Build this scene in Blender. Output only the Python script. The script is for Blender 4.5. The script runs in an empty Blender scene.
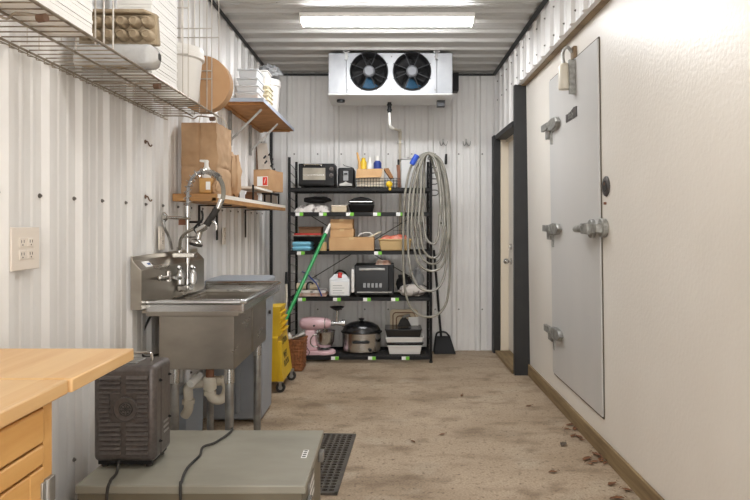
import bpy, bmesh, math, random
from mathutils import Vector, Matrix, noise as mnoise

random.seed(7)
SC = bpy.context.scene
COL = SC.collection
F = 625.0            # focal length in pixels of the 750 px wide frame
EYE = 1.23           # eye height
VPX, VPY = 390.0, 224.0

# ------------------------------------------------------------------ camera
cam_d = bpy.data.cameras.new('camera')
cam = bpy.data.objects.new('camera', cam_d)
COL.objects.link(cam)
cam_d.sensor_width = 36.0
cam_d.sensor_fit = 'HORIZONTAL'
cam_d.lens = F * 36.0 / 750.0
cam_d.shift_x = -(VPX - 375.0) / 750.0
cam_d.shift_y = -(250.0 - VPY) / 750.0
cam_d.clip_start = 0.02
cam.location = (0, 0, EYE)
cam.rotation_euler = (math.pi / 2, 0, 0)
SC.camera = cam

# ------------------------------------------------------------------ world, exposure, lamp levels
W = bpy.data.worlds.new('world')
SC.world = W
W.use_nodes = True
bg = W.node_tree.nodes['Background']
bg.inputs[0].default_value = (1.0, 0.975, 0.945, 1)   # soft daylight through the open front of the bay
bg.inputs[1].default_value = 3.9
SC.view_settings.view_transform = 'Standard'
SC.view_settings.look = 'None'
SC.view_settings.gamma = 1.0
SC.view_settings.use_curve_mapping = False
SC.view_settings.exposure = 0.2
LED_FAR = 66.0        # radiance of the visible batten diffuser
LED_NEAR = 31.0       # the second batten, nearer the open front
SC.cycles.max_bounces = 8
SC.cycles.diffuse_bounces = 5
SC.cycles.use_denoising = True
SC.cycles.sample_clamp_indirect = 6.0

# ------------------------------------------------------------------ helpers
def lin(c):
    out = []
    for v in c:
        v /= 255.0
        out.append(v / 12.92 if v <= 0.04045 else ((v + 0.055) / 1.055) ** 2.4)
    return (out[0], out[1], out[2], 1.0)

MATS = {}
def mat(name, c, rough=0.5, metal=0.0, c2=None, scale=8.0, stretch=(1, 1, 1), bump=0.0, bscale=None,
        detail=4.0, lo=0.35, hi=0.65, trans=0.0, alpha=1.0, emit=0.0, spec=0.5, rvar=0.0, bdist=0.01, coat=0.0):
    m = bpy.data.materials.new(name)
    m.use_nodes = True
    nt = m.node_tree
    b = nt.nodes['Principled BSDF']
    b.inputs['Base Color'].default_value = lin(c)
    b.inputs['Roughness'].default_value = rough
    b.inputs['Metallic'].default_value = metal
    b.inputs['Specular IOR Level'].default_value = spec
    b.inputs['Transmission Weight'].default_value = trans
    b.inputs['Alpha'].default_value = alpha
    b.inputs['Coat Weight'].default_value = coat
    if emit:
        b.inputs['Emission Color'].default_value = lin(c)
        b.inputs['Emission Strength'].default_value = emit
    if c2 is not None or bump or rvar:
        tc = nt.nodes.new('ShaderNodeTexCoord')
        mp = nt.nodes.new('ShaderNodeMapping')
        mp.inputs['Scale'].default_value = stretch
        nt.links.new(tc.outputs['Object'], mp.inputs['Vector'])
        n = nt.nodes.new('ShaderNodeTexNoise')
        n.inputs['Scale'].default_value = scale
        n.inputs['Detail'].default_value = detail
        nt.links.new(mp.outputs[0], n.inputs['Vector'])
        if c2 is not None:
            r = nt.nodes.new('ShaderNodeValToRGB')
            r.color_ramp.elements[0].position = lo
            r.color_ramp.elements[1].position = hi
            r.color_ramp.elements[0].color = lin(c)
            r.color_ramp.elements[1].color = lin(c2)
            nt.links.new(n.outputs['Fac'], r.inputs['Fac'])
            nt.links.new(r.outputs['Color'], b.inputs['Base Color'])
        if rvar:
            mr = nt.nodes.new('ShaderNodeMapRange')
            mr.inputs['To Min'].default_value = max(0.02, rough - rvar)
            mr.inputs['To Max'].default_value = min(1.0, rough + rvar)
            nt.links.new(n.outputs['Fac'], mr.inputs['Value'])
            nt.links.new(mr.outputs[0], b.inputs['Roughness'])
        if bump:
            n2 = nt.nodes.new('ShaderNodeTexNoise')
            n2.inputs['Scale'].default_value = bscale or scale
            n2.inputs['Detail'].default_value = 3.0
            nt.links.new(mp.outputs[0], n2.inputs['Vector'])
            bp = nt.nodes.new('ShaderNodeBump')
            bp.inputs['Strength'].default_value = bump
            bp.inputs['Distance'].default_value = bdist
            nt.links.new(n2.outputs['Fac'], bp.inputs['Height'])
            nt.links.new(bp.outputs[0], b.inputs['Normal'])
    MATS[name] = m
    return m

def srf(m):
    return MATS[m] if isinstance(m, str) else m

class MB:
    """collects shapes that become ONE mesh"""
    def __init__(s):
        s.v = []; s.f = []
    def add(s, vs, fs):
        o = len(s.v)
        s.v += [tuple(p) for p in vs]
        s.f += [tuple(i + o for i in f) for f in fs]
        return s
    def box(s, x0, x1, y0, y1, z0, z1, M=None):
        vs = [Vector(p) for p in ((x0,y0,z0),(x1,y0,z0),(x1,y1,z0),(x0,y1,z0),(x0,y0,z1),(x1,y0,z1),(x1,y1,z1),(x0,y1,z1))]
        if M is not None: vs = [M @ p for p in vs]
        return s.add(vs, [(0,3,2,1),(4,5,6,7),(0,1,5,4),(1,2,6,5),(2,3,7,6),(3,0,4,7)])
    def hexa(s, bottom, top):
        return s.add(list(bottom) + list(top), [(0,3,2,1),(4,5,6,7),(0,1,5,4),(1,2,6,5),(2,3,7,6),(3,0,4,7)])
    def cyl(s, p0, p1, r0, r1=None, n=16, caps=True):
        p0 = Vector(p0); p1 = Vector(p1); r1 = r0 if r1 is None else r1
        d = (p1 - p0).normalized()
        a = d.orthogonal().normalized(); b = d.cross(a)
        vs = []
        for p, r in ((p0, r0), (p1, r1)):
            for k in range(n):
                t = 2 * math.pi * k / n
                vs.append(p + a * (r * math.cos(t)) + b * (r * math.sin(t)))
        fs = [(k, (k+1) % n, n + (k+1) % n, n + k) for k in range(n)]
        if caps:
            fs.append(tuple(range(n-1, -1, -1))); fs.append(tuple(range(n, 2*n)))
        return s.add(vs, fs)
    def tube(s, pts, r, n=8, closed=False):
        pts = [Vector(p) for p in pts]
        m = len(pts)
        rs = r if isinstance(r, (list, tuple)) else [r] * m
        tan = []
        for i in range(m):
            if closed: t = pts[(i+1) % m] - pts[i-1]
            else: t = pts[min(i+1, m-1)] - pts[max(i-1, 0)]
            tan.append(t.normalized() if t.length > 1e-9 else Vector((0,0,1)))
        a = tan[0].orthogonal().normalized()
        vs = []
        for i in range(m):
            a = (a - tan[i] * a.dot(tan[i]))
            a = a.normalized() if a.length > 1e-6 else tan[i].orthogonal().normalized()
            b = tan[i].cross(a)
            for k in range(n):
                t = 2 * math.pi * k / n
                vs.append(pts[i] + a * (rs[i] * math.cos(t)) + b * (rs[i] * math.sin(t)))
        fs = []
        for i in range(m if closed else m - 1):
            j = (i + 1) % m
            for k in range(n):
                fs.append((i*n+k, i*n+(k+1) % n, j*n+(k+1) % n, j*n+k))
        if not closed:
            fs.append(tuple(range(n-1, -1, -1))); fs.append(tuple(range((m-1)*n, m*n)))
        return s.add(vs, fs)
    def lathe(s, prof, c=(0,0,0), n=24, M=None, sx=1.0, sy=1.0):
        """prof: (radius, height) from bottom to top; turned about local z"""
        vs = []; c = Vector(c)
        for r, z in prof:
            for k in range(n):
                t = 2 * math.pi * k / n
                p = Vector((r * math.cos(t) * sx, r * math.sin(t) * sy, z))
                if M is not None: p = M @ p
                vs.append(p + c)
        fs = []
        for i in range(len(prof) - 1):
            for k in range(n):
                fs.append((i*n+k, i*n+(k+1) % n, (i+1)*n+(k+1) % n, (i+1)*n+k))
        fs.append(tuple(range(n-1, -1, -1))); fs.append(tuple(range((len(prof)-1)*n, len(prof)*n)))
        return s.add(vs, fs)
    def prism(s, poly, axis, a0, a1):
        """poly in the plane across the axis: 'y' -> (x,z), 'x' -> (y,z), 'z' -> (x,y)"""
        def P(q, a):
            return {'y': (q[0], a, q[1]), 'x': (a, q[0], q[1]), 'z': (q[0], q[1], a)}[axis]
        n = len(poly)
        return s.add([P(q, a0) for q in poly] + [P(q, a1) for q in poly],
              [(k, (k+1) % n, n + (k+1) % n, n + k) for k in range(n)] + [tuple(range(n-1, -1, -1)), tuple(range(n, 2*n))])
    def sph(s, c, r, n=16, m=10, sx=1, sy=1, sz=1, M=None):
        prof = [(max(1e-4, r * math.sin(math.pi * i / m)), -r * math.cos(math.pi * i / m) * sz) for i in range(m + 1)]
        return s.lathe(prof, c, n, M, sx, sy)
    def grid(s, fn, nu, nv, wrap=False):
        vs = [fn(i / nu, j / nv) for j in range(nv + 1) for i in range(nu + 1)]
        fs = [(j*(nu+1)+i, j*(nu+1)+i+1, (j+1)*(nu+1)+i+1, (j+1)*(nu+1)+i) for j in range(nv) for i in range(nu)]
        return s.add(vs, fs)
    def move(s, d):
        d = Vector(d); s.v = [tuple(Vector(p) + d) for p in s.v]; return s
    def xf(s, M):
        s.v = [tuple(M @ Vector(p)) for p in s.v]; return s

def root_of(o):
    while o.parent: o = o.parent
    return o

def obj(name, mb, m, parent=None, bev=0.0, seg=2, smooth=35, sub=0, label=None, solid=0.0, world=True):
    """one mesh object; coordinates are given in world space and moved into the thing's frame"""
    me = bpy.data.meshes.new(name)
    vs = mb.v
    off = Vector((0,0,0))
    if parent is not None and world:
        off = root_of(parent).location
        vs = [tuple(Vector(p) - off) for p in mb.v]
    me.from_pydata(vs, [], mb.f)
    bm = bmesh.new(); bm.from_mesh(me)
    bmesh.ops.recalc_face_normals(bm, faces=bm.faces)
    bm.to_mesh(me); bm.free()
    me.materials.append(srf(m))
    if smooth:
        for p in me.polygons: p.use_smooth = True
        me.set_sharp_from_angle(angle=math.radians(smooth))
    o = bpy.data.objects.new(name, me)
    COL.objects.link(o)
    if parent is not None: o.parent = parent
    if solid:
        q = o.modifiers.new('solid', 'SOLIDIFY'); q.thickness = solid; q.offset = 0
    if bev:
        q = o.modifiers.new('bevel', 'BEVEL'); q.width = bev; q.segments = seg; q.limit_method = 'ANGLE'; q.angle_limit = math.radians(40)
        q.harden_normals = False
    if sub:
        q = o.modifiers.new('sub', 'SUBSURF'); q.levels = sub; q.render_levels = sub
    if label: o['label'] = label
    return o

def tag(o, label, cat, group=None, kind=None):
    o['label'] = label; o['category'] = cat
    if group: o['group'] = group
    if kind: o['kind'] = kind
    return o

def thing(name, label, cat, loc=(0,0,0), group=None):
    o = bpy.data.objects.new(name, None)
    o.empty_display_size = 0.05
    COL.objects.link(o); o.location = loc
    return tag(o, label, cat, group)

def solo(name, mb, m, label, cat, group=None, **k):
    """a thing that is one mesh, with its origin at its base"""
    xs = [p[0] for p in mb.v]; ys = [p[1] for p in mb.v]; zs = [p[2] for p in mb.v]
    c = Vector(((min(xs)+max(xs))/2, (min(ys)+max(ys))/2, min(zs)))
    mb.move(-c)
    o = obj(name, mb, m, None, **k); o.location = c
    return tag(o, label, cat, group)

def struct(name, mb, m, parent=None, **k):
    o = obj(name, mb, m, parent, **k)
    if parent is None: o['kind'] = 'structure'
    return o

def copy_tree(o, loc=None, label=None):
    c = o.copy(); COL.objects.link(c)
    if loc is not None: c.location = loc
    if label: c['label'] = label
    for ch in list(o.children):
        d = ch.copy(); COL.objects.link(d); d.parent = c
        for g in list(ch.children):
            e = g.copy(); COL.objects.link(e); e.parent = d
    return c

def X(px, Y): return (px - VPX) * Y / F
def Z(py, Y): return EYE - (py - VPY) * Y / F
def at(px, py, Y): return Vector((X(px, Y), Y, Z(py, Y)))

def smoothpath(pts, k=6, closed=False):
    pts = [Vector(p) for p in pts]; n = len(pts); out = []
    rng = range(n if closed else n - 1)
    for i in rng:
        p1, p2 = pts[i], pts[(i+1) % n]
        p0 = pts[i-1] if (i > 0 or closed) else p1
        p3 = pts[(i+2) % n] if (i + 2 < n or closed) else p2
        for j in range(k):
            t = j / k
            out.append(0.5 * ((2*p1) + (p2-p0)*t + (2*p0-5*p1+4*p2-p3)*t*t + (3*p1-p0-3*p2+p3)*t**3))
    if not closed: out.append(pts[-1])
    return out

def text_mesh(name, body, size, M, m, parent=None, extrude=0.0008, align='CENTER'):
    cu = bpy.data.curves.new(name, 'FONT')
    cu.body = body; cu.size = size; cu.extrude = extrude; cu.align_x = align; cu.align_y = 'CENTER'
    t = bpy.data.objects.new(name, cu); COL.objects.link(t)
    dg = bpy.context.evaluated_depsgraph_get()
    me = bpy.data.meshes.new_from_object(t.evaluated_get(dg))
    bpy.data.objects.remove(t)
    me.name = name
    me.materials.clear(); me.materials.append(srf(m))
    o = bpy.data.objects.new(name, me); COL.objects.link(o)
    if parent is not None:
        M = Matrix.Translation(-root_of(parent).location) @ M
        o.parent = parent
    me.transform(M)
    return o

def frame_M(origin, xdir, ydir):
    """matrix whose x and y axes follow the given directions (for writing on a face)"""
    x = Vector(xdir).normalized(); y = Vector(ydir); y = (y - x * y.dot(x)).normalized(); z = x.cross(y)
    M = Matrix(((x[0], y[0], z[0], origin[0]), (x[1], y[1], z[1], origin[1]), (x[2], y[2], z[2], origin[2]), (0,0,0,1)))
    return M

# ------------------------------------------------------------------ materials
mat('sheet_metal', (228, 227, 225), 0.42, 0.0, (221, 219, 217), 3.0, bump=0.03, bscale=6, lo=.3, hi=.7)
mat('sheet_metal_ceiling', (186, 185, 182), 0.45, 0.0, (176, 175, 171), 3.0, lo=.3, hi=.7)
mat('fiberglass', (229, 224, 216), 0.36, 0.0, (222, 216, 207), 1.6, bump=0.42, bscale=55, lo=.3, hi=.72, bdist=.004)
mat('cooler_door', (199, 197, 194), 0.36, 0.0, (191, 190, 188), 2.2, stretch=(1, 1, .25), bump=.02, bscale=5)
mat('gasket', (92, 84, 72), 0.8)
mat('dark_trim', (30, 30, 31), 0.55, c2=(36, 36, 36), scale=9)
mat('screw', (112, 108, 104), 0.4, 0.6)
mat('white_paint', (232, 227, 218), 0.5)
mat('cream_paint', (228, 216, 196), 0.55)
mat('soffit_wood', (150, 130, 104), 0.7, c2=(128, 108, 84), scale=10)
mat('stainless', (188, 181, 170), 0.30, 0.93, (158, 150, 138), 5, stretch=(1, .5, 2), rvar=.1, lo=.25, hi=.8)
mat('stainless_bright', (205, 206, 206), 0.22, 1.0)
mat('aluminium', (158, 159, 161), 0.48, 0.65, (140, 142, 145), 4, rvar=.08)
mat('chrome', (200, 198, 194), 0.18, 1.0)
mat('galvanized', (172, 171, 168), 0.42, 0.85, (142, 141, 138), 14)
mat('rusty_wire', (158, 147, 132), 0.40, 0.7, (118, 97, 76), 22, lo=.5, hi=.78)
mat('wire_chrome', (214, 208, 200), 0.35, 0.6)
mat('rust_dark', (98, 72, 54), 0.7)
mat('locker_body', (112, 105, 88), 0.42, c2=(100, 93, 76), scale=4)
mat('cast_metal', (168, 168, 163), 0.42, 0.55, (128, 126, 121), 30)
mat('black_metal', (17, 17, 18), 0.5, spec=.35)
mat('black_plastic', (20, 20, 22), 0.5, spec=.35)
mat('mat_rubber', (70, 65, 60), 0.7, c2=(88, 82, 74), scale=20)
mat('black_rubber', (34, 33, 32), 0.7, c2=(54, 51, 48), scale=20)
mat('dark_glass', (17, 18, 20), 0.25, spec=.3)
mat('oven_glass', (150, 146, 134), 0.15, c2=(178, 172, 158), scale=6)
mat('white_plastic', (232, 230, 226), 0.42)
mat('cream_plastic', (226, 218, 192), 0.45)
mat('clear_plastic', (236, 239, 242), 0.28, trans=.2, spec=.6)
mat('film', (232, 233, 234), 0.18, trans=.45, bump=.5, bscale=25)
mat('kraft', (184, 152, 118), 0.82, c2=(172, 139, 105), scale=9, bump=.15, bscale=16)
mat('kraft_inside', (160, 124, 88), 0.85)
mat('cardboard', (190, 152, 114), 0.8, c2=(178, 139, 101), scale=7)
mat('cardboard_light', (202, 164, 120), 0.8, c2=(192, 152, 108), scale=6)
mat('cardboard_edge', (150, 108, 70), 0.85)
mat('pulp', (168, 152, 128), 0.9, c2=(150, 134, 110), scale=30, bump=.3, bscale=80)
mat('foam_white', (234, 233, 230), 0.6)
mat('pvc', (216, 210, 196), 0.42, c2=(202, 192, 172), scale=8)
mat('pvc_white', (236, 235, 230), 0.38)
mat('bin_grey', (152, 157, 164), 0.5, c2=(144, 149, 156), scale=4)
mat('tote_blue', (150, 160, 172), 0.45)
mat('label_white', (238, 238, 236), 0.5)
mat('label_red', (214, 62, 42), 0.5)
mat('label_green', (120, 196, 60), 0.5)
mat('ink', (38, 36, 34), 0.6)
mat('ink_blue', (70, 96, 150), 0.6)
mat('yellow_plastic', (228, 192, 44), 0.4, c2=(216, 176, 36), scale=6)
mat('green_pole', (26, 140, 72), 0.35)
mat('wicker', (158, 102, 60), 0.7, c2=(112, 66, 36), scale=60, bump=.8, bscale=70, stretch=(1, 1, .5))
mat('pink_enamel', (222, 186, 192), 0.28, spec=.6)
mat('black_enamel', (24, 24, 26), 0.22, spec=.6)
mat('tan_plastic', (206, 176, 126), 0.45)
mat('beige_tray', (206, 190, 162), 0.5)
mat('grey_plastic', (150, 152, 154), 0.45)
mat('towel', (206, 186, 172), 0.9, c2=(180, 140, 122), scale=14, lo=.42, hi=.58)
mat('white_cloth', (216, 210, 204), 0.92, c2=(120, 112, 108), scale=16, lo=.52, hi=.62)
mat('black_cloth', (28, 27, 28), 0.92)
mat('blue_foam', (126, 190, 214), 0.6)
mat('blue_plastic', (40, 64, 140), 0.45)
mat('blue_tape', (38, 78, 184), 0.5)
mat('red_plastic', (200, 50, 44), 0.45)
mat('orange_stuff', (224, 96, 66), 0.6, c2=(238, 170, 150), scale=30)
mat('brown_box', (122, 88, 62), 0.75)
mat('rust_brown', (128, 84, 60), 0.6)
mat('wood_light', (214, 166, 96), 0.5)
mat('hose_vinyl', (150, 147, 136), 0.22, c2=(122, 119, 110), scale=10, spec=.7)
mat('heater_paint', (98, 92, 89), 0.34, 0.35, (84, 78, 76), 60, bump=.03, bscale=160)
mat('heater_dark', (58, 53, 51), 0.45)
mat('pan_white', (206, 207, 207), 0.45)
mat('badge_grey', (86, 82, 80), 0.45, 0.4)
mat('locker_paint', (147, 144, 132), 0.38, 0.0, (136, 133, 121), 4, stretch=(1, 2, 1), rvar=.07)
mat('laminate_edge', (176, 184, 198), 0.45)
mat('particle_board', (186, 136, 84), 0.75, c2=(156, 108, 62), scale=9, lo=.35, hi=.7)
mat('shelf_oak', (186, 140, 86), 0.6, c2=(160, 114, 66), scale=6, stretch=(1, 1, 8))
mat('leaf', (126, 84, 54), 0.8, c2=(92, 60, 40), scale=40)
mat('leaf_grey', (74, 64, 54), 0.8, c2=(110, 98, 84), scale=50)
mat('outlet_plate', (228, 219, 208), 0.4)
mat('soap', (204, 160, 98), 0.3, c2=(190, 142, 80), scale=12)
mat('mesh_dark', (22, 23, 25), 0.4)
mat('fan_blue', (52, 104, 140), 0.4)
mat('motor_grey', (104, 106, 110), 0.5, 0.2)
mat('strut_grey', (44, 46, 49), 0.5)

def wood_mat(name, a, b, c, rough, strip=0.0, along='y'):
    """butcher block / plank: long grain plus, optionally, glued strips of differing tone"""
    m = bpy.data.materials.new(name); m.use_nodes = True
    nt = m.node_tree; B = nt.nodes['Principled BSDF']; B.inputs['Roughness'].default_value = rough
    tc = nt.nodes.new('ShaderNodeTexCoord')
    mp = nt.nodes.new('ShaderNodeMapping')
    mp.inputs['Scale'].default_value = {'y': (14, 1.2, 14), 'x': (1.2, 14, 14), 'z': (14, 14, 1.2)}[along]
    nt.links.new(tc.outputs['Object'], mp.inputs['Vector'])
    n = nt.nodes.new('ShaderNodeTexNoise'); n.inputs['Scale'].default_value = 2.2; n.inputs['Detail'].default_value = 6
    nt.links.new(mp.outputs[0], n.inputs['Vector'])
    r = nt.nodes.new('ShaderNodeValToRGB')
    r.color_ramp.elements[0].position = .3; r.color_ramp.elements[0].color = lin(a)
    r.color_ramp.elements[1].position = .72; r.color_ramp.elements[1].color = lin(b)
    nt.links.new(n.outputs['Fac'], r.inputs['Fac'])
    last = r.outputs['Color']
    if strip:
        sp = nt.nodes.new('ShaderNodeSeparateXYZ'); nt.links.new(tc.outputs['Object'], sp.inputs[0])
        dv = nt.nodes.new('ShaderNodeMath'); dv.operation = 'DIVIDE'; dv.inputs[1].default_value = strip
        nt.links.new(sp.outputs['X' if along == 'y' else 'Y'], dv.inputs[0])
        fl = nt.nodes.new('ShaderNodeMath'); fl.operation = 'FLOOR'; nt.links.new(dv.outputs[0], fl.inputs[0])
        wn = nt.nodes.new('ShaderNodeTexWhiteNoise'); wn.noise_dimensions = '1D'; nt.links.new(fl.outputs[0], wn.inputs['W'])
        mx = nt.nodes.new('ShaderNodeMixRGB'); mx.blend_type = 'MIX'
        mu = nt.nodes.new('ShaderNodeMath'); mu.operation = 'MULTIPLY'; mu.inputs[1].default_value = .45
        nt.links.new(wn.outputs['Value'], mu.inputs[0])
        nt.links.new(mu.outputs[0], mx.inputs['Fac']); nt.links.new(last, mx.inputs['Color1']); mx.inputs['Color2'].default_value = lin(c)
        last = mx.outputs['Color']
    nt.links.new(last, B.inputs['Base Color'])
    MATS[name] = m
wood_mat('butcher_block', (224, 184, 130), (210, 162, 104), (234, 202, 152), .38, strip=.045)
wood_mat('cabinet_wood', (218, 170, 104), (200, 148, 82), (0, 0, 0), .45)
wood_mat('plank', (148, 127, 92), (106, 85, 58), (0, 0, 0), .75)

def concrete():
    m = bpy.data.materials.new('concrete'); m.use_nodes = True
    nt = m.node_tree; B = nt.nodes['Principled BSDF']
    tc = nt.nodes.new('ShaderNodeTexCoord')
    def nz(scale, detail, st=(1,1,1), dist=0.0):
        mp = nt.nodes.new('ShaderNodeMapping'); mp.inputs['Scale'].default_value = st
        nt.links.new(tc.outputs['Object'], mp.inputs['Vector'])
        n = nt.nodes.new('ShaderNodeTexNoise'); n.inputs['Scale'].default_value = scale; n.inputs['Detail'].default_value = detail
        n.inputs['Distortion'].default_value = dist
        nt.links.new(mp.outputs[0], n.inputs['Vector']); return n
    def ramp(n, p0, c0, p1, c1):
        r = nt.nodes.new('ShaderNodeValToRGB')
        r.color_ramp.elements[0].position = p0; r.color_ramp.elements[0].color = c0
        r.color_ramp.elements[1].position = p1; r.color_ramp.elements[1].color = c1
        nt.links.new(n.outputs['Fac'], r.inputs['Fac']); return r
    def mix(f, a, b, blend='MIX'):
        x = nt.nodes.new('ShaderNodeMixRGB'); x.blend_type = blend
        nt.links.new(f, x.inputs['Fac']); nt.links.new(a, x.inputs['Color1'])
        if isinstance(b, tuple): x.inputs['Color2'].default_value = b
        else: nt.links.new(b, x.inputs['Color2'])
        return x.outputs['Color']
    base = ramp(nz(1.3, 8, (1, 1.5, 1), .15), .34, lin((168, 148, 124)), .68, lin((188, 169, 146)))
    wet = ramp(nz(2.1, 9, (.9, 1.5, 1), 0), .52, (0,0,0,1), .72, (.7,.7,.7,1))
    c = mix(wet.outputs['Color'], base.outputs['Color'], lin((112, 92, 70)))
    pale = ramp(nz(3.4, 9, (1, 1.3, 1), 0), .55, (0,0,0,1), .72, (.7,.7,.7,1))
    c = mix(pale.outputs['Color'], c, lin((188, 174, 154)))
    blot = ramp(nz(5.5, 9, (.8, 1.3, 1), 0), .54, (0,0,0,1), .68, (.6,.6,.6,1))
    c = mix(blot.outputs['Color'], c, lin((116, 96, 74)))
    speck = ramp(nz(40, 7), .57, (0,0,0,1), .70, (.8,.8,.8,1))
    c = mix(speck.outputs['Color'], c, lin((112, 92, 72)))
    fine = ramp(nz(95, 5), .34, (.66,.65,.63,1), .62, (1,1,1,1))
    x = nt.nodes.new('ShaderNodeMixRGB'); x.blend_type = 'MULTIPLY'; x.inputs['Fac'].default_value = .85
    nt.links.new(c, x.inputs['Color1']); nt.links.new(fine.outputs['Color'], x.inputs['Color2'])
    nt.links.new(x.outputs['Color'], B.inputs['Base Color'])
    B.inputs['Roughness'].default_value = .62
    bp = nt.nodes.new('ShaderNodeBump'); bp.inputs['Strength'].default_value = .25; bp.inputs['Distance'].default_value = .006
    nt.links.new(nz(22, 5).outputs['Fac'], bp.inputs['Height']); nt.links.new(bp.outputs[0], B.inputs['Normal'])
    MATS['concrete'] = m
concrete()

def lamp_mat(name, c, strength):
    m = bpy.data.materials.new(name); m.use_nodes = True
    nt = m.node_tree; nt.nodes.clear()
    e = nt.nodes.new('ShaderNodeEmission'); e.inputs[0].default_value = c; e.inputs[1].default_value = strength
    o = nt.nodes.new('ShaderNodeOutputMaterial'); nt.links.new(e.outputs[0], o.inputs[0]); MATS[name] = m
lamp_mat('led_far', (0.975, 0.985, 1.0, 1), LED_FAR)
lamp_mat('led_near', (1.0, 0.965, 0.915, 1), LED_NEAR)

# ================================================================== THE ROOM
LW = -1.182          # left wall sheet, valleys
BW = 6.08            # back wall sheet
RX = 1.035           # right sheet metal
CEIL = 2.705
Y0 = -1.5            # the bay is open behind the photographer
RIB = 0.2286

def rib_profile(a0, a1, phase, h=0.019, base=.066, top=.030):
    """(along, height) points of ribbed roofing sheet"""
    out = [(a0, 0)]
    k = math.ceil((a0 - phase - base) / RIB)
    while phase + k * RIB - base < a1:
        c = phase + k * RIB
        pts = [(c - base/2, 0), (c - top/2, h), (c + top/2, h), (c + base/2, 0)]
        for m in (0.36, 0.64):                      # the two small stiffening beads between ribs
            q = c + RIB * m
            pts += [(q - .014, 0), (q - .006, h * .17), (q + .006, h * .17), (q + .014, 0)]
        out += [p for p in pts if a0 < p[0] < a1]
        k += 1
    out.append((a1, 0))
    return out

# floor
struct('floor', MB().box(-1.35, 1.6, Y0, 6.2, -.12, 0), 'concrete', smooth=0)
# back wall (x, y) outline extruded in z
pr = rib_profile(-1.30, 1.30, .395)
poly = [(a, BW - h) for a, h in pr] + [(1.30, BW + .06), (-1.30, BW + .06)]
wb = struct('wall_back', MB().prism(poly, 'z', 0, CEIL), 'sheet_metal', smooth=0)
# left wall
pl = rib_profile(Y0, BW - .001, 2.15)
poly = [(LW + h, a) for a, h in pl] + [(LW - .06, BW - .001), (LW - .06, Y0)]
wl = struct('wall_left', MB().prism(poly, 'z', 0, CEIL), 'sheet_metal', smooth=0)
# ceiling: ribs run across the room
pc = rib_profile(Y0, BW, 4.545, h=.019, base=.07)
poly = [(a, CEIL - h) for a, h in pc] + [(BW, CEIL + .06), (Y0, CEIL + .06)]
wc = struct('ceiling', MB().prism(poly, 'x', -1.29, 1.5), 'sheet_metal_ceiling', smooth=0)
# right side: sheet metal over the doorway and over the cooler panels
pd = rib_profile(5.075, BW - .001, 2.095 + .06)
poly = [(RX - h, a) for a, h in pd] + [(RX + .06, BW - .001), (RX + .06, 5.075)]
wr = struct('wall_right', MB().prism(poly, 'z', 2.075, CEIL), 'sheet_metal', smooth=0)
pd = rib_profile(Y0, 5.075, 2.095 + .06)
poly = [(RX - h, a) for a, h in pd] + [(RX + .03, 5.075), (RX + .03, Y0)]
wh = struct('wall_header', MB().prism(poly, 'z', 2.357, CEIL), 'sheet_metal', smooth=0)

# screws of the sheets: each wall keeps its rows of screws
def screw(mb, p, d, r=.0055):
    p = Vector(p); d = Vector(d); mb.cyl(p, p + d * .004, r * 1.3, n=8); mb.cyl(p + d * .004, p + d * .009, r * .8, n=6)
mb = MB()
k = -10
while 2.15 + k * RIB + .045 > Y0: k -= 1
k += 1
while 2.15 + k * RIB < BW - .08:
    for zz in (.35, 1.325): screw(mb, (LW, 2.15 + k * RIB - .045, zz), (1, 0, 0), .006)
    k += 1
struct('screw', mb, 'screw', wl)
mb = MB()
for k in range(-8, 5):
    xx = .395 + k * RIB
    if -1.15 < xx < 1.0:
        for zz in (.4, 2.04 - .13): screw(mb, (xx + .045, BW, zz), (0, -1, 0), .006)
struct('screw', mb, 'screw', wb)
mb = MB()
for k in range(0, 18):
    yy = 2.155 + k * RIB - .045
    if yy < 6.0:
        for zz in (2.42, 2.60): screw(mb, (RX, yy, zz), (-1, 0, 0), .005)
struct('screw', mb, 'screw', wh)
mb = MB()
for k in range(-4, 8):
    for xx in (-.75, -.1, .55):
        screw(mb, (xx, 4.545 + k * RIB + .05, CEIL), (0, 0, -1), .006)
struct('screw', mb, 'screw', wc)

# dark trims along the ceiling and in the corners
struct('trim_1', MB().prism([(LW + .02, CEIL - .02), (LW + .036, CEIL - .02), (LW + .02, CEIL - .040)], 'y', Y0, BW - .02), 'dark_trim', smooth=0)
struct('trim_2', MB().box(-1.16, 1.015, BW - .04, BW - .02, CEIL - .038, CEIL - .02), 'dark_trim', smooth=0)
struct('trim_3', MB().prism([(RX - .02, CEIL - .02), (RX - .042, CEIL - .02), (RX - .02, CEIL - .045)], 'y', Y0, BW - .05), 'dark_trim', smooth=0)
struct('trim_4', MB().box(LW + .019, LW + .045, BW - .045, BW - .019, 0, CEIL - .055), 'dark_trim', smooth=0)

# ---- cooler wall (leans back a hair, as in the photograph)
def cx(z): return 1.137 - .0135 * z
def lean_box(mb, d0, d1, y0, y1, z0, z1):
    """a box on the cooler wall: d0/d1 distances out of the wall face"""
    b = [(cx(z0) - d1, y0, z0), (cx(z0) - d0, y0, z0), (cx(z0) - d0, y1, z0), (cx(z0) - d1, y1, z0)]
    t = [(cx(z1) - d1, y0, z1), (cx(z1) - d0, y0, z1), (cx(z1) - d0, y1, z1), (cx(z1) - d1, y1, z1)]
    return mb.hexa(b, t)
def cp(y, z, d=0.0): return Vector((cx(z) - d, y, z))
struct('wall_cooler', lean_box(MB(), -.22, 0, Y0, 5.07, 0, 2.50), 'fiberglass', smooth=0)
struct('trim_5', MB().box(RX + .03, cx(2.3) + .02, Y0, 5.07, 2.352, 2.366), 'soffit_wood', smooth=0)
struct('baseboard_right', MB().box(1.119, 1.136, Y0, 5.07, 0, .092), 'plank', smooth=0, bev=.003)

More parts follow.
